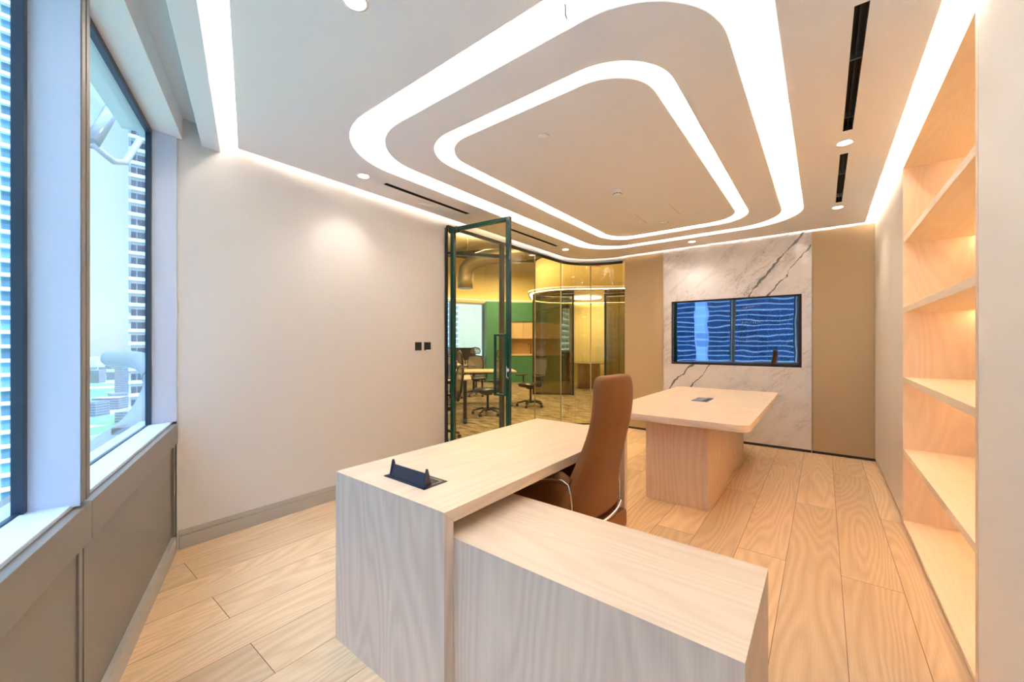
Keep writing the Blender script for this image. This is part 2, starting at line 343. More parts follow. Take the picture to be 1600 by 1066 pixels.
    def build(s, name, m, parent=None, bevel=0.0, seg=2, fix=True):
        me = bpy.data.meshes.new(name); me.from_pydata([tuple(v) for v in s.v], [], s.f); me.update()
        for p, q in zip(me.polygons, s.sm): p.use_smooth = q
        me.materials.append(m)
        if fix:
            bm = bmesh.new(); bm.from_mesh(me); bmesh.ops.recalc_face_normals(bm, faces=bm.faces); bm.to_mesh(me); bm.free()
        o = bpy.data.objects.new(name, me); COL.objects.link(o)
        if parent: o.parent = parent
        if bevel:
            b = o.modifiers.new('bevel', 'BEVEL'); b.width = bevel; b.segments = seg; b.limit_method = 'ANGLE'; b.angle_limit = R(40)
            b.harden_normals = False
        return o

def tag(o, label=None, cat=None, group=None, kind=None):
    if label: o['label'] = label
    if cat: o['category'] = cat
    if group: o['group'] = group
    if kind: o['kind'] = kind
    return o
def struct(o, label=None): 
    o['kind'] = 'structure'
    if label: o['label'] = label
    return o
def thing(name, label, cat, loc=(0, 0, 0), rz=0.0, group=None):
    o = bpy.data.objects.new(name, None); COL.objects.link(o); o.location = loc; o.rotation_euler = (0, 0, rz); o.empty_display_size = 0.1
    return tag(o, label, cat, group)
def copy_tree(o, parent=None):
    c = o.copy(); COL.objects.link(c)
    if parent: c.parent = parent
    for ch in list(o.children): copy_tree(ch, c)
    return c
def rrect(x0, x1, y0, y1, r, n=14):
    p = []
    for cx, cy, a0 in ((x1 - r, y1 - r, 0), (x0 + r, y1 - r, 90), (x0 + r, y0 + r, 180), (x1 - r, y0 + r, 270)):
        for i in range(n + 1):
            a = R(a0 + 90 * i / n); p.append((cx + r * math.cos(a), cy + r * math.sin(a)))
    return p

# ------------------------------------------------------------------ key plan lines
XL, XR, YF, H = -3.27, 0.46, 6.02, 2.69          # left wall, right joinery face, far wall, ceiling
WO = Vector((-3.235, 0.68, 0)); WU = Vector((0.937, -0.349, 0)); WN = Vector((-0.349, -0.937, 0))   # window wall
SEND = 4.02
def W(s_, off, z): p = WO + WU * s_ + WN * off; return (p.x, p.y, z)
def wbox(mb, s0, s1, o0, o1, z0, z1):
    return mb.hexa([W(s0, o1, z0), W(s1, o1, z0), W(s1, o0, z0), W(s0, o0, z0)], [W(s0, o1, z1), W(s1, o1, z1), W(s1, o0, z1), W(s0, o0, z1)])
FC = (-2.50, 5.42)                                # centre of the rounded glass corner
def arc(r, n=16): return [(FC[0] + r * math.cos(R(180 - 90 * i / n)), FC[1] + r * math.sin(R(180 - 90 * i / n)) * 0.82) for i in range(n + 1)]

# ------------------------------------------------------------------ floor, walls
wl = W(-0.08, 0.03, 0); wr = W(SEND, 0.03, 0)
struct(MB().prism([(wl[0] - .1, wl[1]), (wr[0], wr[1]), (1.0, wr[1]), (1.0, YF + .2), (-2.46, YF + .2), (-2.46, YF)] + [(x, y) for x, y in reversed(arc(0.77))] + [(XL, 2.99), (XL - .1, 2.99)], -0.05, 0.0).build('floor', FLOOR), 'pale oak plank floor')
struct(MB().box(XL - .12, XL, 0.690, 2.985, 0, 2.95).build('wall_left', WALLP), 'plain off-white wall between window and glass door')
struct(MB().box(-2.46, 1.0, YF + .02, YF + .16, 0, 2.95).build('wall_far', WALLP), 'wall behind marble and tan panels')
struct(MB().box(0.90, 1.0, -0.85, YF + .02, 0, 2.95).build('wall_right', WALLP), 'wall behind the joinery')
b = MB(); b.box(XL, XL + .014, 0.70, 2.975, 0, 0.085); b.box(XL, XL + .010, 0.70, 2.975, 0.088, 0.12)
struct(b.build('baseboard_left', SKIRT, bevel=.0015), 'grey painted skirting with a groove under its top')
b = MB(); wbox(b, 0.0, SEND, 0.0, 0.024, 0, 0.10)
struct(b.build('baseboard_window', SKIRT, bevel=.002), 'grey skirting below the window panelling')

# window wall: panelling, ledge, sill, fins, frames, panes
b = MB()
for s0, s1 in ((-0.055, 1.436), (1.446, 2.90), (2.91, SEND)):
    wbox(b, s0, s1, 0.022, 0.05, 0.10, 0.69)
    wbox(b, s0, s0 + .03, 0.016, 0.05, 0.10, 0.69); wbox(b, s1 - .03, s1, 0.016, 0.05, 0.10, 0.69)
wbox(b, -0.06, SEND, 0.05, 0.30, 0.0, 0.78); wbox(b, -0.12, 0.0, 0.018, 0.3, 0.0, 0.82); wbox(b, -0.05, 0.004, 0.009, 0.03, 0.10, 0.69)
wp = struct(b.build('wall_window', TAUPE, bevel=.0015), 'taupe metal panelling under the windows')
b = MB(); wbox(b, -0.02, 1.438, -0.004, 0.034, 0.69, 0.814); wbox(b, 1.441, 2.90, -0.004, 0.034, 0.69, 0.814); wbox(b, 2.904, SEND, -0.004, 0.034, 0.69, 0.814)
struct(b.build('trim_1', TAUPE, bevel=.002), 'taupe ledge face along the window wall')
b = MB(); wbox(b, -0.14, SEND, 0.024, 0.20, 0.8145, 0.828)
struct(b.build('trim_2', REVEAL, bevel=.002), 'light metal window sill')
def fin(s0, nm, label):
    b = MB(); wbox(b, s0, s0 + .028, 0.0, 0.138, 0.8285, 2.645); wbox(b, s0 + .038, s0 + .066, 0.0, 0.138, 0.8285, 2.645); wbox(b, s0 + .028, s0 + .038, 0.012, 0.138, 0.8285, 2.645)
    o = struct(b.build(nm, TAUPE, bevel=.0015), label)
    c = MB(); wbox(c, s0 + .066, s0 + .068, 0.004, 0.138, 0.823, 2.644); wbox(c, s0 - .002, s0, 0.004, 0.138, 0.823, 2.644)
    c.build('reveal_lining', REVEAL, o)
    return o
fin(1.442, 'trim_3', 'two-piece mullion fin between the nearest windows'); fin(2.905, 'trim_4', 'mullion fin behind the camera')
# flared reveal against the left wall
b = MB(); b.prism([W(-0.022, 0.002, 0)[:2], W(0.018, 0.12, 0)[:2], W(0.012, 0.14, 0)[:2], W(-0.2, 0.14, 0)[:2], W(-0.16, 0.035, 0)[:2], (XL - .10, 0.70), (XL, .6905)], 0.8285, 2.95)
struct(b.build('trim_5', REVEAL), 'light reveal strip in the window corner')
def window(nm, s0, s1, label):
    b = MB(); t = 0.022; a0, a1 = 0.114, 0.140
    wbox(b, s0, s0 + t, a0, a1, 0.829, 2.645); wbox(b, s1 - t, s1, a0, a1, 0.829, 2.645)
    wbox(b, s0 + t, s1 - t, a0 + .01, a1, 0.822, 0.832); wbox(b, s0 + t, s1 - t, a0, a1, 2.612, 2.645)
    o = struct(b.build(nm, DARKF, bevel=.001), label)
    g = MB(); wbox(g, s0 + .012, s1 - .012, 0.128, 0.134, 0.828, 2.63)
    g.build('glass_pane', CLEAR, o); return o
window('window_1', 1.51, 2.903, 'near window with dark blue frame, tower outside')
window('window_2', 0.018, 1.44, 'window in the corner by the white wall')
window('window_3', 2.973, SEND + .02, 'window behind the camera')
# head of the window: soffit, front plate, raised blind recess
b = MB(); wbox(b, -0.14, SEND, 0.0, 0.20, 2.645, 2.70); wbox(b, -0.03, SEND, -0.026, 0.001, 2.642, 2.79); wbox(b, -0.2, SEND, 0.0, 0.30, 2.70, 2.95)
struct(b.build('trim_6', PAINT, bevel=.001), 'white window head with hanging front plate')
BU = Vector((0.947, -0.320))
def BL(y0, t): return (XL + BU.x * t, y0 + BU.y * t)
TB = 3.96
b = MB(); b.prism([BL(0.82, 0), BL(0.82, TB), BL(0.925, TB), BL(0.925, 0)], 2.643, 2.90)
struct(b.build('trim_7', PAINT, bevel=.002), 'white dropped beam along the windows')
b = MB(); b.prism([(XL, 0.4), (1.0, -1.0), (1.0, -.2), BL(1.08, 4.2), BL(1.10, 0)], 2.784, 2.82)
struct(b.build('ceiling_recess', PAINT), 'raised ceiling between beam and windows')

# ------------------------------------------------------------------ ceiling with light coves
O1 = rrect(-2.735, -0.152, 1.323, 5.50, 0.58); I1 = rrect(-2.54, -0.333, 1.512, 5.35, 0.47)
O2 = rrect(-2.27, -0.606, 1.776, 5.085, 0.36); I2 = rrect(-2.145, -0.716, 1.886, 4.935, 0.29)
edge_near = [BL(1.031, 0.045), BL(1.031, TB)]
outer = [(-3.225, 1.016), (0.374, -0.20), (0.374, 5.985), (-2.50, 5.985)] + list(reversed(arc(0.73)))[1:]
slots = [(0.1, 0.148, 2.12, 3.33), (0.096, 0.143, 3.725, 4.975), (-2.972, -2.922, 2.01, 3.02), (-2.972, -2.922, 3.70, 4.80)]
sh = [[(a, c), (b_, c), (b_, d), (a, d)] for a, b_, c, d in slots]
DL_ADDED = [(-0.35, 0.45)]  # added lamp out of view, brightens the desk return and near cabinet
DL = [(-1.467, 0.865), (-2.948, 1.811), (0.116, 3.521), (0.116, 5.156), (-1.389, 5.700), (-2.955, 5.044)]
def circ(x, y, r, n=24): return [(x + r * math.cos(2 * math.pi * i / n), y + r * math.sin(2 * math.pi * i / n)) for i in range(n)]
ceil = struct(MB().prism(outer, H, H + .012, [O1] + sh + [circ(x, y, .042) for x, y in DL + DL_ADDED]).build('ceiling', PAINT), 'white plasterboard ceiling with a cut-out for the lit ring')
lip = MB()
def lipring(mb, path, w, z0, z1, side, closed=True):
    n = len(path); P = [Vector(p) for p in path]; q = []
    for i in range(n):
        a = P[i - 1] if (closed or i) else P[i]; c = P[(i + 1) % n] if (closed or i < n - 1) else P[i]
        d = (c - a).normalized(); q.append(P[i] + Vector((-d.y, d.x)) * w * side)
    for i in range(n if closed else n - 1):
        j = (i + 1) % n
        mb.hexa([(*P[i], z0), (*P[j], z0), (*q[j], z0), (*q[i], z0)], [(*P[i], z1), (*P[j], z1), (*q[j], z1), (*q[i], z1)])
lipring(lip, [(-3.225, 1.016), (0.374, -0.20)], .012, H + .012, H + .020, 1, False)
lipring(lip, [(0.374, -0.20), (0.374, 5.985), (-2.50, 5.985)], .012, H + .012, H + .020, 1, False)
lipring(lip, [(-2.50, 5.985)] + list(reversed(arc(0.73)))[1:] + [(-3.225, 1.016)], .012, H + .012, H + .020, 1, False)
lip.build('cove_lip', PAINT, ceil)
def led(path, w, off, z, parent, closed, side):
    P = [Vector(p) for p in path]; n = len(P); q = []
    for i in range(n):
        a = P[i - 1] if (closed or i) else P[i]; c = P[(i + 1) % n] if (closed or i < n - 1) else P[i]
        d = (c - a).normalized(); q.append(P[i] + Vector((-d.y, d.x)) * off * side)
    return MB().strip(q, w, z, closed, side).build('led_strip', LEDM, parent, fix=False)
led([(-3.10, 0.973), (0.30, -0.175)], .012, .03, H + .016, ceil, False, 1)
led([(0.374, -0.1), (0.374, 5.93)], .012, .03, H + .016, ceil, False, 1)
led([(0.33, 5.985), (-2.44, 5.985)], .008, .03, H + .016, ceil, False, 1)
led(list(reversed(arc(0.73)))[1:] + [(-3.23, 1.08)], .008, .03, H + .016, ceil, False, 1)
# island ring
ring = struct(MB().prism(I1, H, H + .012, [O2]).build('ceiling_ring', PAINT), 'white rounded ring panel floating between two lit coves')
lp = MB(); lipring(lp, I1, .012, H + .012, H + .045, 1); lipring(lp, O2, .012, H + .012, H + .022, -1)
mid = rrect(-2.40, -0.47, 1.65, 5.21, 0.42)
lipring(lp, mid, .012, H + .012, 2.92, 1)
lp.build('cove_lip', PAINT, ring)
led(I1, .014, .035, H + .016, ring, True, 1); led(O2, .010, .03, H + .016, ring, True, -1)
isl = struct(MB().prism(I2, H, 2.789).build('ceiling_island', PAINT), 'white rounded centre panel of the ceiling')
b = MB(); b.box(-2.40, -0.47, 1.66, 5.20, 2.79, 2.80)
b.prism(rrect(-2.735, -0.152, 1.323, 5.50, 0.58), 2.92, 2.93)
struct(b.build('ceiling_void', PAINT), 'upper surface inside the light coves')
b = MB(); lipring(b, O1, .012, H + .012, 2.92, -1)
b.build('cove_side', PAINT, ceil)
# upper slab over the cove along walls
b = MB(); b.prism([(XL - .1, 1.05), (1.0, -.40), (1.0, YF + .1), (-2.46, YF + .1)] + list(reversed(arc(0.92))) , 2.79, 2.81, [rrect(-2.748, -0.139, 1.310, 5.513, 0.59)])
b.prism([(-3.53, .47), (.69, -1.1), (1.1, -1.1), (1.1, YF + .2), (-3.53, YF + .2)], 2.94, 3.05)
struct(b.build('ceiling_slab', PAINT), 'slab above the dropped ceiling')
b = MB(); pts = arc(0.80); pout = arc(0.86)
b.prism([(XL - .03, 2.985)] + pts + [(-2.46, YF + .04), (-2.46, YF + .09)] + list(reversed(pout)) + [(XL - .09, 2.985)], 2.625, 2.95)
struct(b.build('trim_8', PAINT), 'curved white bulkhead above the glass partition')

# linear air slots
vlab = ['long black ceiling air slot above the bookshelf side, nearer one', 'black ceiling air slot nearest the tan cabinets', 'thin black ceiling air slot beside the white wall', 'thin black ceiling air slot above the glass partition']
for (x0, x1, y0, y1), lb in zip(slots, vlab):
    t = thing('air_diffuser', lb, 'air vent', ((x0 + x1) / 2, (y0 + y1) / 2, H), 0, 'linear air slots in the ceiling')
    w, l = (x1 - x0) / 2, (y1 - y0) / 2
    MB().box(-w, w, -l, l, .055, .06).build('backing', VENTM, t)
    f = MB(); f.box(-w, -w + .002, -l, l, .0, .055); f.box(w - .002, w, -l, l, 0, .055); f.box(-w, w, -l, -l + .002, 0, .055); f.box(-w, w, l - .002, l, 0, .055)
    f.build('frame', VENTM, t)
    if x0 > 0:
        for yy in ((-.33, .0, .33) if False else ((-0.32, 0.72) if y0 < 3 else (-0.25, 0.75))):
            MB().box(-w, w, yy * l - .004, yy * l + .004, .008, .04).build('divider', STEEL, t)
        MB().box(-.003, .003, -l, l, .02, .05).build('blade', VENTM, t)
# downlights
dlab = ['round recessed downlight at the top edge over the desk corner', 'round recessed downlight beside the white wall air slot', 'recessed downlight between the two black air slots', 'recessed downlight near the tan cabinet corner', 'recessed downlight in front of the marble panel', 'recessed downlight above the curved glass corner']
dlab += ['added unseen downlight above the camera side by the windows']
for i, ((x, y), lb) in enumerate(zip(DL + DL_ADDED, dlab)):
    t = thing('downlight', lb, 'ceiling light', (x, y, H), 0, 'recessed round downlights')
    MB().lathe([(.0415, -.003), (.052, -.0015), (.052, .0), (.0415, .006), (.0415, -.003)], n=28, cap=False).build('trim_ring', WHITEP, t)
    MB().lathe([(.0, -.0025), (.041, -.0025), (.041, .008), (0.0, .008)], n=24).build('lens', LEDD, t)
    l = bpy.data.lights.new('downlight_beam', 'SPOT'); l.energy = SPOT; l.color = (1, .94, .87); l.spot_size = R(115); l.spot_blend = 0.8; l.shadow_soft_size = .04
    lo = bpy.data.objects.new('downlight_beam', l); COL.objects.link(lo); lo.location = (0, 0, -.01); lo.parent = t
# detectors
t = thing('ceiling_cover_plate', 'flat white round cover plate on the middle ceiling panel', 'ceiling plate', (-1.447, 2.194, H))
MB().lathe([(.0, -.008), (.033, -.008), (.036, -.005), (.036, 0), (0, 0)], n=32).build('cover', WHITEP, t)
t = thing('smoke_detector', 'white dome smoke detector on the middle ceiling panel', 'smoke detector', (-1.446, 3.382, H))
MB().lathe([(0, -.012), (.05, -.012), (.052, 0), (0, 0)], n=32).build('base', WHITEP, t)
MB().lathe([(.0, -.046), (.020, -.046), (.034, -.040), (.036, -.034)], n=32).build('dome', WHITEP, t)
MB().lathe([(.033, -.034), (.040, -.024), (.045, -.012), (0, -.012)], n=32).build('collar', WHITEP, t)
v = MB()
for k in range(10):
    a = 2 * math.pi * k / 10; v.obox((.034 * math.cos(a), .034 * math.sin(a), -.031), (-math.sin(a), math.cos(a), 0), (math.cos(a), math.sin(a), 0), (0, 0, 1), .007, .003, .003)
v.build('vent_slots', BLACK, t)
t = thing('sprinkler_plate', 'small recessed round sprinkler plate near the far end of the ceiling panel', 'sprinkler', (-1.414, 4.607, H))
MB().lathe([(.0, -.003), (.036, -.003), (.042, -.001), (.042, 0), (0, 0)], n=28).build('cover', WHITEP, t)
MB().lathe([(.043, -.0006), (.047, -.0006), (.047, 0), (.043, 0), (.043, -.0006)], n=28, cap=False).build('shadow_ring', VENTM, t)
b = MB(); b.box(-1.19, -1.187, 4.02, 4.42, H - .0006, H); b.box(-1.575, -1.572, 4.12, 4.5, H - .0006, H)
b.build('access_panel_seam', mat('seam', (.35, .3, .26), .9), isl)
c = MB().tube([(-0.873, 1.505, H + .04), (-0.872, 1.487, H + .052), (-0.860, 1.47, H + .045), (-0.852, 1.452, H + .062)], .0035, 8).build('loose_wire', BLACK)
tag(c, 'short dark wire end poking over the lit cove lip at the top', 'wire')

# ------------------------------------------------------------------ far wall: panels, marble, television
def fpanel(x0, x1, label):
    t = thing('wall_panel', label, 'wall panel', ((x0 + x1) / 2, YF, 0)); w = (x1 - x0) / 2
    MB().box(-w, w, 0, .02, .03, 2.675).build('panel', FABRIC, t, bevel=.002); MB().box(-w, w, .006, .02, 0, .03).build('plinth', BLACK, t)
fpanel(-2.455, -1.860, 'tall tan fabric wall panel left of the marble, beside the glass'); fpanel(-0.105, 0.477, 'tall tan fabric wall panel right of the marble, in the corner')
t = thing('marble_panel', 'white marble slab with grey diagonal veins behind the television', 'marble panel', (0, YF, 0))
b = MB(); X0, X1 = -1.855, -0.112
b.box(X0, -1.745, -.012, .02, .035, 2.68); b.box(-0.205, X1, -.012, .02, .035, 2.68); b.box(-1.745, -0.205, -.012, .02, .035, 1.028); b.box(-1.745, -.205, -.012, .02, 1.930, 2.68)
b.build('slab', MARBLE, t)
MB().box(X1, X1 + .006, -.013, .02, .035, 2.68).build('edge_trim', STEEL, t); MB().box(X0 - .004, X0, -.013, .02, .035, 2.68).build('edge_trim', STEEL, t)
MB().box(X0, X1, 0, .02, 0, .035).build('plinth', BLACK, t)
n_ = MB(); n_.box(-1.745, -.205, .018, .02, 1.028, 1.93); n_.build('niche_back', BLACK, t)
t = thing('television', 'wide wall television with black bezel recessed in the marble', 'television', (-0.976, YF - .012, 1.48))
w, h = .752, .434
b = MB(); b.box(-w, w, .0, .028, -h, -h + .014); b.box(-w, w, 0, .028, h - .010, h); b.box(-w, -w + .010, 0, .028, -h + .014, h - .010); b.box(w - .010, w, 0, .028, -h + .014, h - .010)
b.build('bezel', BLACK, t, bevel=.001)
MB().box(-w + .010, w - .010, .004, .020, -h + .014, h - .010).build('screen', SCREEN, t)
MB().box(-w + .008, -w + .016, -.001, .001, -h + .003, -h + .010).build('standby_light', emis('red_led', (1, .03, .03), 2), t)
MB().box(-w, w, .02, .028, -h, h).build('back_cover', BLACK, t)

# ------------------------------------------------------------------ right side joinery
NEARM = mat('near_cabinet_laminate', (0.84, 0.79, 0.73), 0.55, bump=0.25, bscale=260)
def tall(y0, y1, doors, label, CABM=CABM):
    t = thing('tall_cabinet', label, 'cabinet', (XR, (y0 + y1) / 2, 0)); l = (y1 - y0) / 2
    MB().box(.02, .42, -l, l, .06, 2.62).build('body', CABM, t)
    MB().box(.035, .42, -l, l, 0, .06).build('plinth', BLACK, t)
    c = (y0 + y1) / 2
    for a, b_ in doors: MB().box(0, .019, a - c + .0015, b_ - c - .0015, .045, 2.655).build('door', CABM, t, bevel=.0015)
    MB().box(.004, .42, -l, l, 2.658, 2.785).build('filler', PAINT, t)
    if doors[-1][1] < y1 - .1: MB().box(.0, .42, doors[-1][1] - c, l - .005, .03, 2.655).build('end_filler', CABM, t)
    return t
tall(4.137, 6.005, [(4.137, 4.79), (4.79, 5.80)], 'tall beige cabinet with plain doors between bookshelf and far wall')
tall(-0.62, 2.262, [(-0.62, 0.35), (0.35, 1.31), (1.31, 2.262)], 'tall beige cabinet with plain doors filling the right edge of the view', NEARM)
t = thing('bookshelf', 'empty built-in oak bookshelf with five lit open bays', 'bookshelf', (XR, 3.171, 0))
y0, y1 = 2.296 - 3.171, 4.046 - 3.171
for a, b_, nm in ((2.264 - 3.171, y0, 'side_panel'), (y1, 4.135 - 3.171, 'side_panel')):
    MB().box(0, .42, a, b_, 0, 2.655).build(nm, SHELFZ, t)
MB().box(-.001, .0, y1 + .006, 4.135 - 3.171, .045, 2.655).build('stile', CABM, t)
MB().box(.40, .42, y0, y1, 0, 2.65).build('back_panel', SHELFZ, t)
MB().box(0, .42, y0, y1, 2.60, 2.655).build('top_panel', SHELFM, t)
MB().box(.004, .42, y0 - .03, y1 + .09, 2.658, 2.785).build('filler', PAINT, t)
MB().box(.03, .40, y0, y1, 0, .012).build('plinth', BLACK, t)
for z in (.035, .557, 1.08, 1.590, 2.095):
    sfl = MB().box(0.003, .40, y0, y1, z - (.040 if z > .1 else .022), z).build('shelf', SHELFM, t, bevel=.001)
for z in (.517, 1.04, 1.55, 2.055, 2.60):
    MB().box(.375, .387, y0 + .01, y1 - .01, z - .005, z - .0005).build('led_strip', emis('shelf_led', (1, .74, .45), 26), t)

# ------------------------------------------------------------------ desk and return
t = thing('executive_desk', 'large pale oak desk with slab sides, power box on top', 'desk', (-1.3725, 1.7275, 0))
hx, hy = .3575, .8025
MB().hexa([(-hx, -hy + .045, .7055), (hx, -hy + .045, .7055), (hx, hy - .045, .7055), (-hx, hy - .045, .7055)], [(-hx, -hy + .0003, .7515), (hx, -hy + .0003, .7515), (hx, hy - .0003, .7515), (-hx, hy - .0003, .7515)]).build('desktop', OAKY, t)
for a, sg in ((-hy, 1), (hy, -1)):
    MB().add([(-hx, a, 0), (hx, a, 0), (hx, a + sg * .043, 0), (-hx, a + sg * .043, 0), (-hx, a, .7512), (hx, a, .7512), (hx, a + sg * .043, .705), (-hx, a + sg * .043, .705)], [(3, 2, 1, 0), (4, 5, 6, 7), (0, 1, 5, 4), (1, 2, 6, 5), (2, 3, 7, 6), (3, 0, 4, 7)]).build('side_panel', OAKZ if sg > 0 else OAKZ2, t)
MB().box(-hx + .10, -hx + .118, -hy + .045, hy - .045, .12, .7048).build('modesty_panel', OAKZ2, t)
t = thing('desk_return', 'low oak side cabinet tucked under the desk at right angles', 'side cabinet', (-0.575, 1.1945, 0))
hx2, hy2 = .445, .2255
mi = .020
MB().hexa([(-.82, -hy2 + mi, .630), (hx2 - mi, -hy2 + mi, .630), (hx2 - mi, hy2, .630), (-.82, hy2, .630)], [(-.82, -hy2 + .0003, .650), (hx2 - .0003, -hy2 + .0003, .650), (hx2 - .0003, hy2, .650), (-.82, hy2, .650)]).build('top', OAKX, t)
MB().hexa([(-hx2, -hy2, 0), (hx2 - .0003, -hy2, 0), (hx2 - mi, -hy2 + mi, 0), (-hx2, -hy2 + mi, 0)], [(-hx2, -hy2, .6497), (hx2 - .0003, -hy2, .6497), (hx2 - mi, -hy2 + mi, .6297), (-hx2, -hy2 + mi, .6297)]).build('front_panel', OAKZ, t)
MB().hexa([(hx2 - mi, -hy2 + mi, 0), (hx2, -hy2, 0), (hx2, hy2, 0), (hx2 - mi, hy2, 0)], [(hx2 - mi, -hy2 + mi, .6297), (hx2, -hy2, .6497), (hx2, hy2, .6497), (hx2 - mi, hy2, .6297)]).build('side_panel', OAKZ2, t)
MB().box(-.50 - .30, -.48 - .30, -hy2 + .02, hy2 - .02, 0, .6278).build('side_panel', OAKZ2, t)
MB().box(-.80, hx2 - .019, hy2 - .04, hy2 - .03, .05, .62).build('back_panel', OAKZ, t)
for i in range(2):
    d = MB().box(-.40 + i * .42, .01 + i * .42 - .008, hy2 - .028, hy2 - .010, .03, .62).build('door', OAKZ, t, bevel=.001)
    MB().box(-.30 + i * .42, -.14 + i * .42, hy2 - .010, hy2, .58, .595).build('handle', BLACK, d)
# power box on the desk, lid open
t = thing('power_box', 'dark metal flip-up power box with open lid on the desk', 'power outlet box', (-1.369, 1.081, .7515))
hx3, hy3 = .1345, .0615
b = MB(); b.box(-hx3, hx3, -hy3, -hy3 + .016, 0, .003); b.box(-hx3, hx3, hy3 - .012, hy3, 0, .003); b.box(-hx3, -hx3 + .014, -hy3, hy3, 0, .003); b.box(hx3 - .014, hx3, -hy3, hy3, 0, .003)
b.build('frame', POWER, t, bevel=.0006)
MB().box(-hx3 + .014, hx3 - .014, -hy3 + .016, hy3 - .012, 0.0002, .0012).build('socket_well', BLACK, t)
b = MB(); b.box(-hx3 + .016, hx3 - .016, hy3 - .020, hy3 - .013, .0012, .004); b.box(hx3 - .020, hx3 - .015, -hy3 + .018, hy3 - .014, .0012, .003)
b.build('inner_rim', STEEL, t)
MB().box(-.055, .07, hy3 - .045, hy3 - .024, .001, .0022).build('socket_strip', mat('socket_grey', (.16, .15, .12), .5), t)
b = MB(); yl = -hy3 + .018
b.add([(-.108, yl, .003), (.108, yl, .003), (.108, yl + .012, .052), (-.108, yl + .012, .052), (-.108, yl + .004, .003), (.108, yl + .004, .003), (.108, yl + .016, .052), (-.108, yl + .016, .052)],
      [(0, 1, 2, 3), (7, 6, 5, 4), (0, 4, 5, 1), (1, 5, 6, 2), (2, 6, 7, 3), (3, 7, 4, 0)])
lid = b.build('lid', POWER, t)
for sgn in (-1, 1):
    a = MB(); x = sgn * .112
    a.hexa([(x - .004, yl - .002, .003), (x + .004, yl - .002, .003), (x + .004, yl + .034, .003), (x - .004, yl + .034, .003)], [(x - .004, yl + .012, .070), (x + .004, yl + .012, .070), (x + .004, yl + .018, .070), (x - .004, yl + .018, .070)])
    a.build('end_cheek', POWER, lid)
# meeting table
t = thing('meeting_table', 'oak meeting table with rounded corners on a broad block base', 'table', (-0.965, 4.37, 0))
def boat(x0, x1, y0, y1, r, bow, n=10):
    p = rrect(x0, x1, y0, y1, r, n); out = []
    for x, y in p:
        k = 1 - ((y - (y0 + y1) / 2) / ((y1 - y0) / 2)) ** 2; out.append((x + (1 if x > (x0 + x1) / 2 else -1) * 0 * bow * k, y))
    return out
MB().prism(rrect(-.565, .56, -1.185, 1.20, .085), .700, .7505).build('tabletop', OAKX, t, bevel=.002)
MB().box(-.242, .250, -.945, .835, 0, .6995).build('base', OAKZ2, t, bevel=.002)
t = thing('table_power_box', 'small dark flush power box in the meeting table top', 'power outlet box', (-0.968, 4.40, .7505))
MB().box(-.072, .072, -.15, .15, 0, .003).build('frame', POWER, t); MB().box(-.060, .025, -.135, .135, .003, .0045).build('lid', STEEL, t)
MB().box(.030, .060, -.10, .135, .003, .0036).build('slot', BLACK, t)

# ------------------------------------------------------------------ executive chair
CA = R(-5)
t = thing('executive_chair', 'tall brown leather office chair with chrome trim, pulled up to the desk', 'chair', (-0.86, 1.87, 0), CA)
# local frame: +x points to the back of the chair, +y sideways
lev = [(.44, -.012, .262), (.50, -.010, .272), (.56, -.004, .255), (.626, .006, .226), (.711, .026, .198), (.80, .052, .178), (.905, .082, .168), (.99, .098, .168), (1.06, .104, .168), (1.11, .104, .165), (1.145, .100, .158), (1.164, .094, .142), (1.173, .086, .115)]
def sp(v, p): return math.copysign(abs(v) ** p, v)
def ringpts(z, a, w, th, n=28, wrap=.05):
    out = []
    for k in range(n):
        q = 2 * math.pi * k / n; u = w * sp(math.cos(q), .48); v = th / 2 * sp(math.sin(q), .7)
        out.append((a - th / 2 + v - wrap * (abs(u) / max(w, .01)) ** 2.2 * (w / .26), u, z))
    return out
def thick(z): return .075 if z > .95 else .075 + (.95 - z) * .06
rings = [ringpts(z, a, w, thick(z) * (1 if z < 1.15 else .8), wrap=.045) for z, a, w in lev]
back = MB().loft(rings).build('backrest', LEATHER, t)
sb_ = back.modifiers.new('smooth', 'SUBSURF'); sb_.levels = 1; sb_.render_levels = 2
def outline(z, off):
    for i in range(len(lev) - 1):
        if lev[i][0] <= z <= lev[i + 1][0]:
            f = (z - lev[i][0]) / (lev[i + 1][0] - lev[i][0]); a = lev[i][1] * (1 - f) + lev[i + 1][1] * f; w = lev[i][2] * (1 - f) + lev[i + 1][2] * f; return a, w
rs = []
a, w = outline(.935, 0); pts = [p for p in ringpts(.935, a + .001, w + .001, thick(.935) + .002, wrap=.045)]
MB().tube(pts, .0016, 6, closed=True).build('seam', LEATHER, back)
# piping along the front side edge of the back
for sg in (-1, 1):
    pp = [(a - thick(z) * .62 - .03 * (w / .26), sg * (w * .985), z) for z, a, w in lev[:-2]]
    MB().tube(pp, .0035, 8).build('piping', LEATHER, back)
a, w = outline(.44, 0)
pts = [(a + .004 - .045 * (abs(u) / w) ** 2.2 , u, .436 + .02 * (abs(u) / w) ** 2) for u in [w * (i / 12 - 1) for i in range(0, 25)]]
MB().tube(pts, .008, 8).build('chrome_trim', CHROME, t)
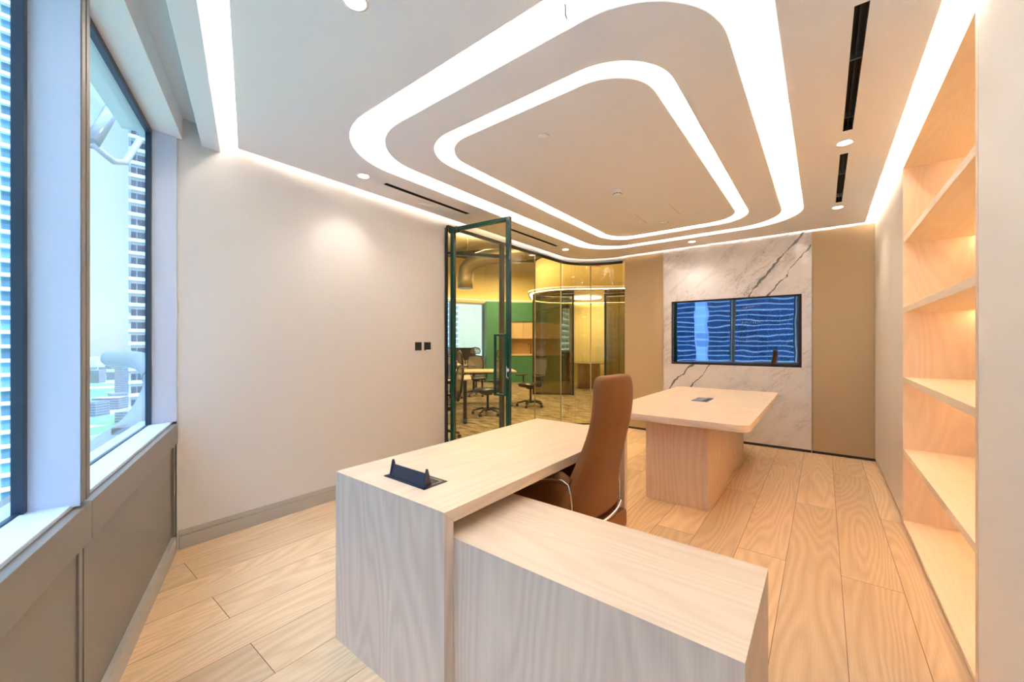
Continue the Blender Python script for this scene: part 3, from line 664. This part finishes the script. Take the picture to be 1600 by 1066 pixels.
# seat
sp_ = []
for z, gx, gy in ((.355, .20, .20), (.37, .245, .245), (.42, .262, .262), (.47, .262, .262), (.495, .245, .245), (.502, .20, .20)):
    sp_.append([(-.32 + gx * sp(math.cos(2 * math.pi * k / 32), .5), gy * sp(math.sin(2 * math.pi * k / 32), .5), z + (.012 if z > .45 else 0) * math.cos(2 * math.pi * k / 32) * -1) for k in range(32)])
MB().loft(sp_).build('seat', LEATHER, t)
MB().box(-.10, .0, -.235, .235, .33, .43).build('seat_shell', LEATHER, t, bevel=.02, seg=3)
for sg in (-1, 1):
    # closed leather side panel with padded top, chrome edge
    y = sg * .205
    side = [(-.05, .44), (-.06, .60), (-.075, .655), (-.13, .665), (-.24, .640), (-.34, .605), (-.44, .590), (-.50, .578), (-.52, .555), (-.50, .535), (-.46, .50), (-.42, .42), (-.30, .38), (-.10, .38)]
    b = MB(); n = len(side); v = [(x, y - .022, z) for x, z in side] + [(x, y + .022, z) for x, z in side]
    b.add(v, [tuple(range(n))[::-1], tuple(range(n, 2 * n))] + [(i, (i + 1) % n, (i + 1) % n + n, i + n) for i in range(n)])
    o = b.build('armrest', LEATHER, t, bevel=.014, seg=3)
    pad = [(-.07, y, .657), (-.13, y, .672), (-.24, y, .648), (-.34, y, .614), (-.44, y, .598), (-.50, y, .586)]
    MB().tube(pad, .03, 12, rs=[.022, .03, .034, .034, .03, .018]).build('arm_pad', LEATHER, o)
    ed = [(-.05, y + sg * .024, .45), (-.05, y + sg * .024, .56), (-.056, y + sg * .024, .61), (-.07, y + sg * .025, .658), (-.10, y + sg * .028, .672), (-.16, y + sg * .032, .668), (-.26, y + sg * .032, .642), (-.36, y + sg * .032, .608), (-.46, y + sg * .028, .592)]
    MB().tube(ed, .0045, 8).build('chrome_edge', CHROME, o)
MB().cyl((-.28, 0, .14), (-.28, 0, .36), .028).cyl((-.28, 0, .06), (-.28, 0, .15), .042).build('gas_column', CHROME, t)
for k in range(5):
    a = 2 * math.pi * k / 5 + .3; c, s_ = math.cos(a), math.sin(a)
    lg = MB().hexa([(-.28 - s_ * .025, c * .025, .055), (-.28 + s_ * .025, -c * .025, .055), (-.28 + c * .29 + s_ * .014, s_ * .29 - c * .014, .058), (-.28 + c * .29 - s_ * .014, s_ * .29 + c * .014, .058)],
                   [(-.28 - s_ * .025, c * .025, .11), (-.28 + s_ * .025, -c * .025, .11), (-.28 + c * .29 + s_ * .014, s_ * .29 - c * .014, .078), (-.28 + c * .29 - s_ * .014, s_ * .29 + c * .014, .078)]).build('base_leg', CHROME, t, bevel=.004)
    MB().cyl((-.28 + c * .28 - s_ * .022, s_ * .28 + c * .022, .028), (-.28 + c * .28 + s_ * .022, s_ * .28 - c * .022, .028), .028).build('caster', BLACK, lg)

# ------------------------------------------------------------------ switches
for y0, y1, lb, card in ((2.583, 2.664, 'black square wall switch nearer the window on the white wall', 0), (2.70, 2.785, 'black square card switch with bright slot, next to the glass door', 1)):
    t = thing('wall_switch', lb, 'switch', (XL, (y0 + y1) / 2, 1.295), 0, 'black switches on the white wall')
    w = (y1 - y0) / 2
    MB().box(0, .008, -w, w, -.0425, .0425).build('plate', BLACK, t, bevel=.0015)
    if card: MB().box(.008, .022, -w + .014, w - .012, -.048, -.036).build('card_slot', WHITEP, t, bevel=.001)
    else: MB().box(.008, .010, -w + .008, w - .008, -.034, .034).build('rocker', BLACK, t, bevel=.001)

# ------------------------------------------------------------------ glass partition and door
XG = XL + .02
gl = thing('glass_partition', 'curved frameless glass partition, office light put into its tint, with dark head rail', 'glass partition', (0, 0, 0))
def pathwall(path, th, z0, z1):
    m = MB(); lipring(m, path, th, z0, z1, 1, False); return m
arcg = arc(0.75)
allp = [(XG, 3.96), (XG, 4.692)], [(XG, 4.70), (XG, 5.41)] , arcg[1:10], arcg[9:]
for p in allp: pathwall([Vector(q) for q in p], .010, .02, 2.595).build('glass_pane', LAMPTINT, gl)
pathwall([(XG, 3.02), (XG, 5.42)] + arcg[1:], .035, 2.595, 2.628).build('head_rail', BRONZE, gl)
pathwall([(XG, 3.99), (XG, 5.42)] + arcg[1:], .030, 0.0, .022).build('floor_track', GREEN, gl)
for q in ((XG, 4.696), (XG, 5.415), arcg[9]): MB().box(q[0] - .012, q[0] + .004, q[1] - .004, q[1] + .004, .02, 2.595).build('joint_seal', mat('seal', (.5, .45, .3), .5), gl)
MB().box(XG - .03, XG + .02, 3.93, 3.98, 0, 2.595).build('door_jamb', BRONZE, gl)
MB().box(XG - .03, XG + .01, 2.988, 3.008, 0, 2.595).build('wall_jamb', BRONZE, gl)
# open door leaf
ang = math.atan2(3.133 - 3.06, -2.472 + 3.235)
door = thing('door_1', 'open glass office door with dark green frame', 'door', (-3.235, 3.055, 0), ang); door['kind'] = 'structure'
LWD = .775
b = MB(); b.box(0, .05, -.02, .02, .01, 2.595); b.box(LWD - .045, LWD, -.02, .02, .01, 2.595); b.box(0.05, LWD - .045, -.02, .02, 2.555, 2.595); b.box(.05, LWD - .045, -.02, .02, .01, .07)
b.build('door_frame', GREEN, door, bevel=.002)
MB().box(.05, LWD - .045, -.004, .004, .07, 2.555).build('glass_pane', LAMPTINT, door)
MB().box(-.02, .10, -.024, .024, 2.54, 2.60).build('top_pivot', GREEN, door, bevel=.002)
b = MB()
for sg in (-1,):
    yy = sg * .045
    b.box(LWD - .165, LWD - .145, yy - .012, yy + .012, .80, 1.42); b.box(LWD - .04, LWD - .02, yy - .012, yy + .012, .80, 1.42)
    b.box(LWD - .145, LWD - .04, yy - .012, yy + .012, .80, .82); b.box(LWD - .145, LWD - .04, yy - .012, yy + .012, 1.40, 1.42)
    b.box(LWD - .04, LWD - .02, -.045, -.02, .86, .88); b.box(LWD - .04, LWD - .02, -.045, -.02, 1.34, 1.36)
b.build('pull_handle', GREEN, door, bevel=.002)
b = MB(); b.cyl((LWD - .022, -.035, 1.06), (LWD - .022, -.02, 1.06), .022); b.cyl((LWD - .022, -.035, .98), (LWD - .022, -.02, .98), .014); b.box(LWD - .028, LWD - .016, -.05, -.035, .985, 1.10)
b.build('lock', CHROME, door)

# ------------------------------------------------------------------ open office beyond the glass
def C(d, x): p = FW * d + RT * ((x - 800) / 622.2 * d); return (p.x, p.y)
OWALL = mat('office_wall', (0.80, 0.62, 0.28), .85, spec=.2)  # yellow of the office lights is put into this wall colour
DARKC = mat('office_dark_ceiling', (0.06, 0.045, 0.02), .8)
CABG = mat('green_cupboard', (0.05, 0.22, 0.12), .5)
OAKO = oak('office_oak', (0.72, 0.52, 0.32), (0.55, 0.36, 0.2), axis=2, seed=2.2, contrast=.5)
struct(MB().prism([(-12.5, 2.8), (XL - .0, 2.99), (XL, 5.3)] + arc(.77)[1:] + [(-2.46, YF), (-2.46, 20), (-12.5, 20)], -.06, -.002).build('floor_office', CARPET), 'mottled tan carpet of the office beyond')
struct(MB().box(-12.5, XL - .1, 2.7, 20, 4.2, 4.3).box(-2.46 - 1.3, 6, YF + .2, 20, 4.2, 4.3).build('ceiling_office', DARKC), 'dark exposed office ceiling')
struct(MB().box(-12.5, XL - .12, 2.70, 2.80, 0, 4.2).build('wall_office_near', OWALL), 'office wall behind the white wall')
struct(MB().box(-2.46, -2.36, YF + .16, 20, 0, 4.2).build('wall_office_right', OWALL), 'office wall beyond the marble panel')
# window wall A and upper bulkhead
A0, A1, B1, B2 = Vector(C(10.4, 380)), Vector(C(13.9, 757)), Vector(C(14.4, 826)), Vector(C(14.9, 1010))
b = MB(); 
def wallseg(mb, p, q, z0, z1, th=.15):
    p, q = Vector(p), Vector(q); d = (q - p).normalized(); n = Vector((-d.y, d.x)) * th
    return mb.hexa([(*p, z0), (*q, z0), (*(q + n), z0), (*(p + n), z0)], [(*p, z1), (*q, z1), (*(q + n), z1), (*(p + n), z1)])
wallseg(b, A0, A1, 2.72, 4.2); wallseg(b, A1, B2, 2.72, 4.2)
struct(b.build('wall_office_bulkhead', OWALL), 'yellow lit bulkhead above office windows')
b = MB(); wallseg(b, A0, A1, 0, .82); struct(b.build('wall_office_sill', mat('sill_panel', (.42, .38, .28), .6)), 'low panelling under the office windows')
da = (A1 - A0).normalized(); La = (A1 - A0).length
for i, (s0, s1) in enumerate(((0.2, 2.4), (2.5, 4.3), (4.42, 5.62), (5.72, La))):
    s1 = min(s1, La)
    b = MB()
    for p0, p1, z0, z1 in ((s0, s0 + .10, .82, 2.72), (s1 - .06, s1, .82, 2.72), (s0, s1, .82, .88), (s0, s1, 2.66, 2.72)): wallseg(b, A0 + da * p0, A0 + da * p1, z0, z1, .1)
    o = struct(b.build('window_%d' % (i + 4), mat('grey_frame%d' % i, (.30, .31, .34), .5)), 'office window beyond the desks')
    g = MB(); wallseg(g, A0 + da * s0, A0 + da * s1, .88, 2.66, .01); g.build('glass_pane', CLEAR, o)
b = MB(); n_ = Vector((-da.y, da.x)) * -1
P0, P1, P2 = A0 + n_ * .12, A1 + n_ * .12, B2 + Vector((.12, -.12))
b = MB(); lipring(b, [P0, A1 + Vector((.10, -.16)), P2], .02, 2.76, 2.80, 1, False); bulk = b.build('cove_shelf', PAINT); struct(bulk, 'thin ledge hiding the office cove light')
MB().strip([(P0.x, P0.y), (A1.x + .08, A1.y - .13), (P2.x, P2.y)], .03, 2.81, False, 1).build('led_strip', OLED, bulk, fix=False)
# green kitchen wall units between A1 and B1
kd = (B2 - A1).normalized(); kn = Vector((kd.y, -kd.x)); KA = math.atan2(kd.y, kd.x)
Lk = (Vector(C(14.4, 826)) - A1).length
t = thing('kitchenette', 'green and oak kitchenette cupboards seen through the glass', 'kitchen unit', (A1.x, A1.y, 0), KA)
MB().box(0, .85, -.60, -.02, 0, 2.72).build('tall_cupboard', CABG, t, bevel=.003)
for x in (.42,): MB().box(x - .003, x + .003, -.604, -.60, .05, 2.70).build('door_gap', BLACK, t)
MB().box(.85, 2.7, -.60, -.02, .0, .90).build('base_cupboard', CABG, t, bevel=.003)
MB().box(.85, 2.7, -.62, -.02, .90, .94).build('worktop', OAKO, t)
MB().box(.85, 2.7, -.04, -.02, .94, 1.48).build('splashback', oak('splash', (.58, .38, .18), (.45, .27, .12), axis=0, seed=4.), t)
for k in range(4): MB().box(.85 + k * .46, .85 + k * .46 + .455, -.38, -.02, 1.48, 2.05).build('wall_cupboard', OAKO, t, bevel=.003)
MB().box(.85, 2.7, -.42, -.02, 2.06, 2.72).build('upper_cupboard', CABG, t, bevel=.003)
MB().tube([(1.62, -.15, .94), (1.62, -.15, 1.27), (1.60, -.2, 1.30), (1.5, -.32, 1.30), (1.48, -.35, 1.25)], .014, 8).build('tap', BLACK, t)
# window C with dark wall right of the kitchenette
b = MB(); wallseg(b, Vector(C(14.5, 832)), Vector(C(14.9, 1015)), 0, 1.0); wallseg(b, Vector(C(14.5, 832)), Vector(C(14.9, 1015)), 2.6, 2.75)
struct(b.build('wall_office_far', mat('dark_panel', (.05, .035, .02), .5)), 'dark low wall under the far office windows')
for i, (xa, xb) in enumerate(((832, 872), (875, 900), (940, 1000))):
    p, q = Vector(C(14.5, xa)), Vector(C(14.7, xb)); d = (q - p).normalized(); l = (q - p).length
    b = MB(); wallseg(b, p, p + d * .06, 1.0, 2.6, .1); wallseg(b, q - d * .06, q, 1.0, 2.6, .1); wallseg(b, p, q, 1.0, 1.05, .1)
    o = struct(b.build('window_%d' % (i + 8), BRONZE), 'far office window with tower beyond'); g = MB(); wallseg(g, p, q, 1.05, 2.6, .01); g.build('glass_pane', CLEAR, o)

# meeting pod canopy with ring light
can = thing('pod_canopy', 'rounded ceiling canopy with glowing rim over the glass pod', 'ceiling canopy', (0, 0, 0))
def camloop(pts): return [C(d, x) for d, x in pts]
cc = Vector(C(11.0, 0 + 800)); 
def lpath(sc):
    # rounded rectangle in the view-aligned frame, turned a little
    r = rrect(-2.0 * 1, 2.2, -1.5, 1.9, 1.1, 10); out = []
    cen = FW * 10.7 + RT * 2.45; a = YAW - R(6)
    for x, y in r: x *= sc; y *= sc; out.append((cen.x + x * math.cos(a) - y * math.sin(a), cen.y + x * math.sin(a) + y * math.cos(a)))
    return out
MB().prism(lpath(1.0), 2.60, 2.66).build('rim', PAINT, can)
MB().prism(lpath(.9), 2.66, 3.45).build('fascia', OWALL, can)
MB().prism(lpath(.975), 2.592, 2.598, [lpath(.945)]).build('led_ring', OLED, can, fix=False)
MB().prism(lpath(.86), 2.588, 2.598).build('soffit', mat('gold_soffit', (.35, .22, .06), .25, metal=.6), can)
# partitions of the pod
pod = thing('pod_glass_wall', 'smoked glass screens in black frames around the meeting pod', 'glass partition', (0, 0, 0))
def screen(p, q, m):
    p, q = Vector(p), Vector(q); d = (q - p).normalized(); f = MB(); 
    for a, c_, z0, z1 in ((p, p + d * .05, 0, 2.58), (q - d * .05, q, 0, 2.58), (p, q, 0, .05), (p, q, 2.53, 2.58)): wallseg(f, a, c_, z0, z1, .05)
    o = f.build('screen_frame', BRONZE, pod); g = MB(); wallseg(g, p + d * .05, q - d * .05, .05, 2.53, .01); g.build('glass_pane', m, o)
screen(C(10.3, 832), C(10.15, 897), SMOKE); screen(C(10.1, 944), C(9.8, 1010), SMOKE)
MB().prism([C(12.6, 890), C(12.6, 1000), C(12.8, 1000), C(12.8, 890)], 0, 2.59).build('back_wall', mat('pod_wall', (.80, .66, .30), .7), pod)
cx, cy = C(11.9, 920)
t = thing('drum_table', 'round oak drum table with thin glass top inside the pod', 'table', (cx, cy, 0))
MB().cyl((0, 0, 0), (0, 0, .72), .33, n=36).build('drum_base', oak('drum', (.42, .24, .10), (.30, .15, .05), axis=2, seed=9), t)
MB().cyl((0, 0, .735), (0, 0, .75), .75, n=40).build('glass_top', SMOKE, t)
MB().box(-.2, -.02, -.42, -.40, 0, .015).build('floor_socket', BLACK, t)
cx, cy = C(11.0, 915)
t = thing('disc_lamp', 'flat glowing round disc lamp hanging under the pod canopy', 'ceiling light', (cx, cy, 2.56))
MB().cyl((0, 0, 0), (0, 0, .025), .44, n=40).build('diffuser', DISC, t)

# office desks
def odesk(x, y, rz, label):
    t = thing('workstation_desk', label, 'desk', (x, y, 0), rz, 'office desks beyond the glass')
    MB().box(-.8, .8, -.40, .40, .715, .74).build('desktop', OAKO, t, bevel=.002)
    for sx_ in (-.7, .7):
        b = MB(); b.box(sx_ - .03, sx_ + .03, -.35, .35, .0, .03); b.box(sx_ - .03, sx_ + .03, -.04, .04, .03, .71); b.box(sx_ - .03, sx_ + .03, -.32, .32, .69, .715); b.build('leg', BLACK, t)
    MB().box(-.7, .7, -.03, .03, .66, .70).build('rail', BLACK, t)
p = C(6.9, 700)
deskdir = YAW + R(8)
q = lambda d, x: C(d, x)
for (d, x, lb) in ((6.8, 662, 'white-lit office desk nearest the open door'), (8.6, 746, 'office desk behind the nearest one, beside the mesh chairs'), (10.9, 700, 'office desk with a monitor by the windows')):
    x_, y_ = C(d, x); odesk(x_, y_, deskdir, lb)
x_, y_ = C(6.6, 700)
t = thing('laptop', 'dark laptop open on an office desk', 'laptop', (x_, y_, .74), deskdir + .4)
MB().box(-.16, .16, -.11, .11, 0, .015).build('keyboard_base', BLACK, t); MB().obox((0, .14, .12), (1, 0, 0), (0, .3, 1), (0, 1, -.3), .16, .11, .005).build('screen', POWER, t)

# mesh office chairs
MESHM = mat('grey_mesh', (.20, .17, .15), .9)
mm = MESHM.node_tree; bs = mm.nodes['Principled BSDF']; bs.inputs['Alpha'].default_value = .72
def make_mesh_chair():
    t = thing('mesh_office_chair', 'x', 'chair', (0, 0, 0), 0, 'black mesh task chairs in the open office')
    st = []
    for z, g in ((.44, .20), (.46, .24), (.50, .25), (.52, .23)): st.append([(g * sp(math.cos(2 * math.pi * k / 24), .6), g * sp(math.sin(2 * math.pi * k / 24), .6), z) for k in range(24)])
    MB().loft(st).build('seat', BLACK, t)
    # backrest at +y
    fr = [(-.15, .26, .60), (-.21, .27, .70), (-.22, .30, .90), (-.17, .33, 1.06), (0, .335, 1.09), (.17, .33, 1.06), (.22, .30, .90), (.21, .27, .70), (.15, .26, .60), (0, .255, .57)]
    br = MB().tube(fr, .014, 8, closed=True).build('back_frame', BLACK, t)
    n = len(fr); m = MB(); m.add([(0, .295, .83)] + fr, [(0, 1 + i, 1 + (i + 1) % n) for i in range(n)], True); m.build('back_mesh', MESHM, br)
    MB().tube([(0, .27, .55), (0, .33, .7), (0, .36, .95), (0, .35, 1.2)], .022, 8).build('back_spine', BLACK, t)
    lb_ = [(-.16, .24, .56), (-.2, .22, .64), (-.12, .24, .72), (.12, .24, .72), (.2, .22, .64), (.16, .24, .56)]
    lm = MB(); lm.add([(x, y, z) for x, y, z in lb_] + [(x, y + .03, z) for x, y, z in lb_], [(0, 1, 2, 3, 4, 5), (11, 10, 9, 8, 7, 6)] + [(i, (i + 1) % 6, (i + 1) % 6 + 6, i + 6) for i in range(6)]); lm.build('lumbar_pad', BLACK, t, bevel=.01)
    hr = [(-.13, .32, 1.14), (-.15, .31, 1.20), (-.11, .31, 1.28), (0, .31, 1.31), (.11, .31, 1.28), (.15, .31, 1.20), (.13, .32, 1.14), (0, .33, 1.12)]
    h_ = MB().tube(hr, .012, 8, closed=True).build('headrest_frame', BLACK, t)
    n = len(hr); m = MB(); m.add([(0, .32, 1.21)] + hr, [(0, 1 + i, 1 + (i + 1) % n) for i in range(n)], True); m.build('headrest_mesh', MESHM, h_)
    for sg in (-1, 1):
        a_ = MB().tube([(sg * .2, .05, .46), (sg * .29, .05, .48), (sg * .30, .05, .60), (sg * .29, .04, .68)], .02, 8).build('arm_post', BLACK, t)
        MB().box(sg * .29 - .045, sg * .29 + .045, -.16, .12, .68, .71).build('arm_pad', BLACK, a_, bevel=.01)
    MB().cyl((0, 0, .10), (0, 0, .45), .025, n=12).cyl((0, 0, .40), (0, 0, .45), .1, n=12).build('gas_column', BLACK, t)
    for k in range(5):
        a = 2 * math.pi * k / 5 + .2; c, s_ = math.cos(a), math.sin(a)
        lg = MB().tube([(0, 0, .10), (c * .12, s_ * .12, .125), (c * .30, s_ * .30, .075)], .02, 8, rs=[.03, .024, .014]).build('base_leg', BLACK, t)
        MB().cyl((c * .30 - s_ * .02, s_ * .30 + c * .02, .03), (c * .30 + s_ * .02, s_ * .30 - c * .02, .03), .03, n=12).build('caster', BLACK, lg)
    return t
proto = make_mesh_chair()
chairs = [((7.4, 762), -55, 'black mesh chair nearest the open door, seen through it'), ((8.35, 829), -50, 'black mesh chair just right of the door pull handle'), ((9.35, 704), 20, 'smaller mesh chair behind the desks below the window, left one'),
          ((10.0, 744), 10, 'smaller mesh chair behind the desks below the window, right one'), ((5.5, 686), -70, 'mesh chair half hidden behind the white wall edge')]
for i, ((d, x), a, lb) in enumerate(chairs):
    o = proto if i == 0 else copy_tree(proto)
    x_, y_ = C(d, x); o.location = (x_, y_, 0); o.rotation_euler = (0, 0, R(a) + YAW); o['label'] = lb; o.scale = (.93, .93, .93)
x_, y_ = C(10.8, 727)
t = thing('monitor_arm', 'dark monitor on an arm at the window desk', 'monitor', (x_, y_, .74), YAW)
MB().cyl((0, 0, 0), (0, 0, .35), .02, n=10).build('arm', BLACK, t); MB().box(-.25, .25, -.03, .0, .12, .46).build('screen', BLACK, t)

# exposed services
DUCT = mat('spiral_duct_steel', (.42, .36, .24), .38, metal=.7)
def duct(name, pts, r, label, m=DUCT, ribs=True):
    t = thing(name, label, 'air duct' if m is DUCT else 'pipe', pts[0]); P = [Vector(p) - Vector(pts[0]) for p in pts]
    MB().tube(P, r, 20).build('pipe', m, t)
    if ribs:
        g = MB()
        for a, b_ in zip(P[:-1], P[1:]):
            k = int((b_ - a).length / .35)
            for i in range(1, k): c = a.lerp(b_, i / k); d = (b_ - a).normalized() * .012; g.cyl(c - d, c + d, r + .012, n=20)
        g.build('rib', m, t)
    for q in P[1:]:
        if q.z + pts[0][2] > 2.9: MB().cyl(q + Vector((0, 0, r * .9)), (q.x, q.y, 4.2 - pts[0][2]), .006, n=6).build('hanger', BLACK, t)
def C3(d, x, z): p = C(d, x); return (p[0], p[1], z)
duct('round_duct', [C3(8.9, 727, 2.55), C3(8.9, 727, 2.75), C3(8.9, 729, 2.98), C3(8.8, 738, 3.12), C3(8.6, 760, 3.18), C3(8.3, 850, 3.28), C3(8.2, 900, 3.30)], .17, 'round spiral duct bending down by the office windows')
duct('round_duct', [C3(7.0, 690, 3.10), C3(7.3, 760, 3.22), C3(7.6, 850, 3.35), C3(8, 960, 3.5)], .17, 'long spiral duct crossing above the mesh chairs')
duct('round_duct', [C3(5.6, 735, 3.10), C3(5.9, 790, 3.2), C3(6.3, 870, 3.3)], .13, 'short silver flexible duct just behind the door top')
duct('sprinkler_pipe', [C3(9.5, 768, 3.30), C3(9.7, 812, 3.38)], .025, 'thin red sprinkler pipe below the ducts', mat('red_pipe', (.45, .03, .01), .4), False)
duct('sprinkler_pipe', [C3(7.6, 937, 2.85), C3(8.0, 905, 2.95)], .06, 'thick orange-red pipe end above the pod canopy', mat('orange_pipe', (.85, .12, .02), .4), False)
t = thing('cable_tray', 'dark cable tray running under the office ceiling', 'cable tray', C3(7.2, 700, 2.95))
a_, b_ = Vector(C3(7.2, 700, 2.95)), Vector(C3(6.8, 792, 2.80)); MB().bar((0, 0, 0), b_ - a_, .10, .05).build('tray', BLACK, t)

# office lights (the ceiling panels and lamps of the open office)
def area(name, loc, sx_, sy_, e_, col=(1, .82, .50), rot=(0, 0, 0)):
    l = bpy.data.lights.new(name, 'AREA'); l.shape = 'RECTANGLE'; l.size = sx_; l.size_y = sy_; l.energy = e_; l.color = col
    o = bpy.data.objects.new(name, l); COL.objects.link(o); o.location = loc; o.rotation_euler = rot; return o
for i, (d, x) in enumerate(((6.8, 740), (9.3, 770), (7.6, 900), (11.6, 940), (12.2, 800))):
    p = C(d, x); z = 3.7 if i != 3 else 2.5
    area('office_ceiling_lamp', (p[0], p[1], z), .9, .9, 80 if i != 3 else 26)

# ------------------------------------------------------------------ outside: towers, city, the building's own tubes
SLABW = (.85, .87, .88)
def tower(name, label, x, y, rz, wx, wy, z0, z1, m, bal=None, extra=True):
    t = thing(name, label, 'building', (x, y, z0), rz)
    MB().box(-wx / 2, wx / 2, -wy / 2, wy / 2, 0, z1 - z0).build('walls', m, t)
    if bal:
        pitch, dep, side = bal; b = MB(); n = int((z1 - z0) / pitch)
        for k in range(n):
            z = k * pitch + .6
            b.box(-wx / 2 - dep, wx / 2 + dep, -wy / 2 - dep, wy / 2 + dep, z, z + .85)
        o = b.build('balcony_bands', mat('balcony_white', (.88, .90, .90), .7), t); o['kind'] = 'stuff'
    return t
TGL = facade('tower_blue_glass', (.75, .8, .85), (.16, .34, .50), 3.5, .18, 2.2, (.55, .68, .78), .15)
TG2 = facade('tower_grey', (.45, .47, .52), (.04, .055, .09), 3.4, .35, 2.0, (.35, .37, .42), .3)
TDB = facade('tower_deep_blue', (.80, .88, 1.0), (.015, .04, .11), 3.6, .10, 6.0, (.03, .07, .16), .08)
tower('residential_tower', 'white balconied tower filling the nearest window', -178, -22, 0, 40, 60, -95, 280, TGL, (3.5, 1.3, 0))
tower('residential_tower', 'grey and white banded tower at the right of the corner window', -157.7, 38.1, R(-8.3), 34, 30, -95, 170, TG2, (3.4, .5, 0))
tower('glass_tower', 'deep blue glass tower with white floor lines, mirrored in the television', -85, -330, 0, 220, 40, -95, 170, TDB)
tower('glass_tower', 'slim pale blue tower standing before the deep blue one', -45, -190, 0, 4.5, 5, -95, 120, facade('tower_pale_blue', (.55, .66, .95), (.35, .45, .75), 3.6, .2, 9.0, (.4, .5, .8), .3))
tower('glass_tower', 'pale office tower behind the camera side', 55, -170, R(10), 50, 40, -95, 110, TG2)
tower('residential_tower', 'grey tower seen through the far office window', -125, 190, R(20), 22, 30, -95, 120, TG2, (3.4, .5, 0))
tower('residential_tower', 'tall tower seen at the left of the office windows', -186, 167, R(30), 16, 20, -95, 120, TGL, (3.5, .8, 0))
struct(MB().box(-4000, 4000, -4000, 4000, -96, -95).build('ground', ground_mat()), 'distant city ground with parks')
LOW = facade('low_rise', (.34, .36, .38), (.08, .12, .17), 3.4, .4, 3.0, (.4, .4, .42), .6)
rnd = random.Random(3); nlow = 0
placed = []
for k in range(400):
    if len(placed) >= 34: break
    a = rnd.uniform(R(168.5), R(176)) if rnd.random() < .75 else rnd.uniform(R(128), R(138)); r_ = rnd.uniform(230, 2200)
    x, y = r_ * math.cos(a), r_ * math.sin(a); w_ = rnd.uniform(16, 48); h_ = rnd.uniform(8, 34) if rnd.random() < .85 else rnd.uniform(50, 90)
    if any(math.hypot(x - p[0], y - p[1]) < (w_ + p[2]) * .75 for p in placed) or (r_ < 620): continue
    placed.append((x, y, w_))
    o = MB().box(-w_ / 2, w_ / 2, -w_ / 3, w_ / 3, 0, h_).build('distant_building', LOW); o.location = (x, y, -95); o.rotation_euler = (0, 0, rnd.uniform(0, 1.5))
    tag(o, 'small pale distant building of the hazy city outside', 'building', 'distant city buildings')
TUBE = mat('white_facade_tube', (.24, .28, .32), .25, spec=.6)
def smooth(P, n=6):
    P = [Vector(p) for p in P]; out = []
    for i in range(len(P) - 1):
        p0, p1, p2, p3 = P[max(i - 1, 0)], P[i], P[i + 1], P[min(i + 2, len(P) - 1)]
        for k in range(n):
            t = k / n; out.append(.5 * ((2 * p1) + (p2 - p0) * t + (2 * p0 - 5 * p1 + 4 * p2 - p3) * t * t + (-p0 + 3 * p1 - 3 * p2 + p3) * t ** 3))
    return out + [P[-1]]
t = thing('facade_tube', 'thick white curved tube outside the corner window', 'facade tube', (-3.6, .3, .5))
def rel(P, o): return [Vector(p) - Vector(o) for p in P]
pts = smooth([(-1.4, -.42, .50), (-2.2, -.10, .56), (-3.0, .20, .63), (-3.9, .47, .62), (-4.62, .72, .66), (-5.15, .92, .86), (-5.55, .98, 1.02), (-6.1, .95, 1.13), (-7.2, .86, 1.13)])
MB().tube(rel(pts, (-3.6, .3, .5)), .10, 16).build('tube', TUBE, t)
ring_ = MB(); 
for i in (10, 34): ring_.cyl(rel([pts[i]], (-3.6, .3, .5))[0], rel([pts[i + 1]], (-3.6, .3, .5))[0], .108, n=16)
ring_.build('collar', TUBE, t)
t = thing('glass_streak', 'glass reflection shaped as a pale broken-looking strut outside the top of the corner window', 'facade strut', (-4.7, .5, 2.95))  # reflections in the glass cladding, modelled as solid tubes
P = [(-4.62, .44, 2.93), (-4.85, .54, 3.22), (-5.11, .70, 3.72)]
MB().tube(rel(P, (-4.7, .5, 2.95)), .05, 10).build('streak', TUBE, t)
P = [(-4.62, .44, 2.93), (-4.72, .58, 2.86), (-4.78, .66, 2.90), (-4.95, .78, 3.2)]
MB().tube(rel(P, (-4.7, .5, 2.95)), .025, 8).build('cross_streak', mat('grey_streak', (.42, .46, .52), .4), t)
t = thing('facade_ledge', 'grey ledge plate outside below the tube', 'facade ledge', W(.6, .30, .60))
b = MB(); o_ = Vector(W(.6, .30, .60)); 
v = [Vector(W(-.3, .32, .60)) - o_, Vector(W(2.8, .32, .60)) - o_, Vector(W(2.8, .52, .52)) - o_, Vector(W(-.3, .52, .52)) - o_]
b.hexa([p - Vector((0, 0, .03)) for p in v], v).build('plate', mat('ledge_grey', (.5, .55, .6), .4), t)

# daylight portals in the window openings
for s0, s1 in ((0, 1.44), (1.51, 2.90), (2.97, SEND)):
    c = Vector(W((s0 + s1) / 2, .19, 1.74)); l = bpy.data.lights.new('daylight_portal', 'AREA'); l.shape = 'RECTANGLE'; l.size = s1 - s0; l.size_y = 1.84; l.cycles.is_portal = True
    o = bpy.data.objects.new('daylight_portal', l); COL.objects.link(o); o.location = c
    o.rotation_euler = (-WN).to_track_quat('-Z', 'Z').to_euler()
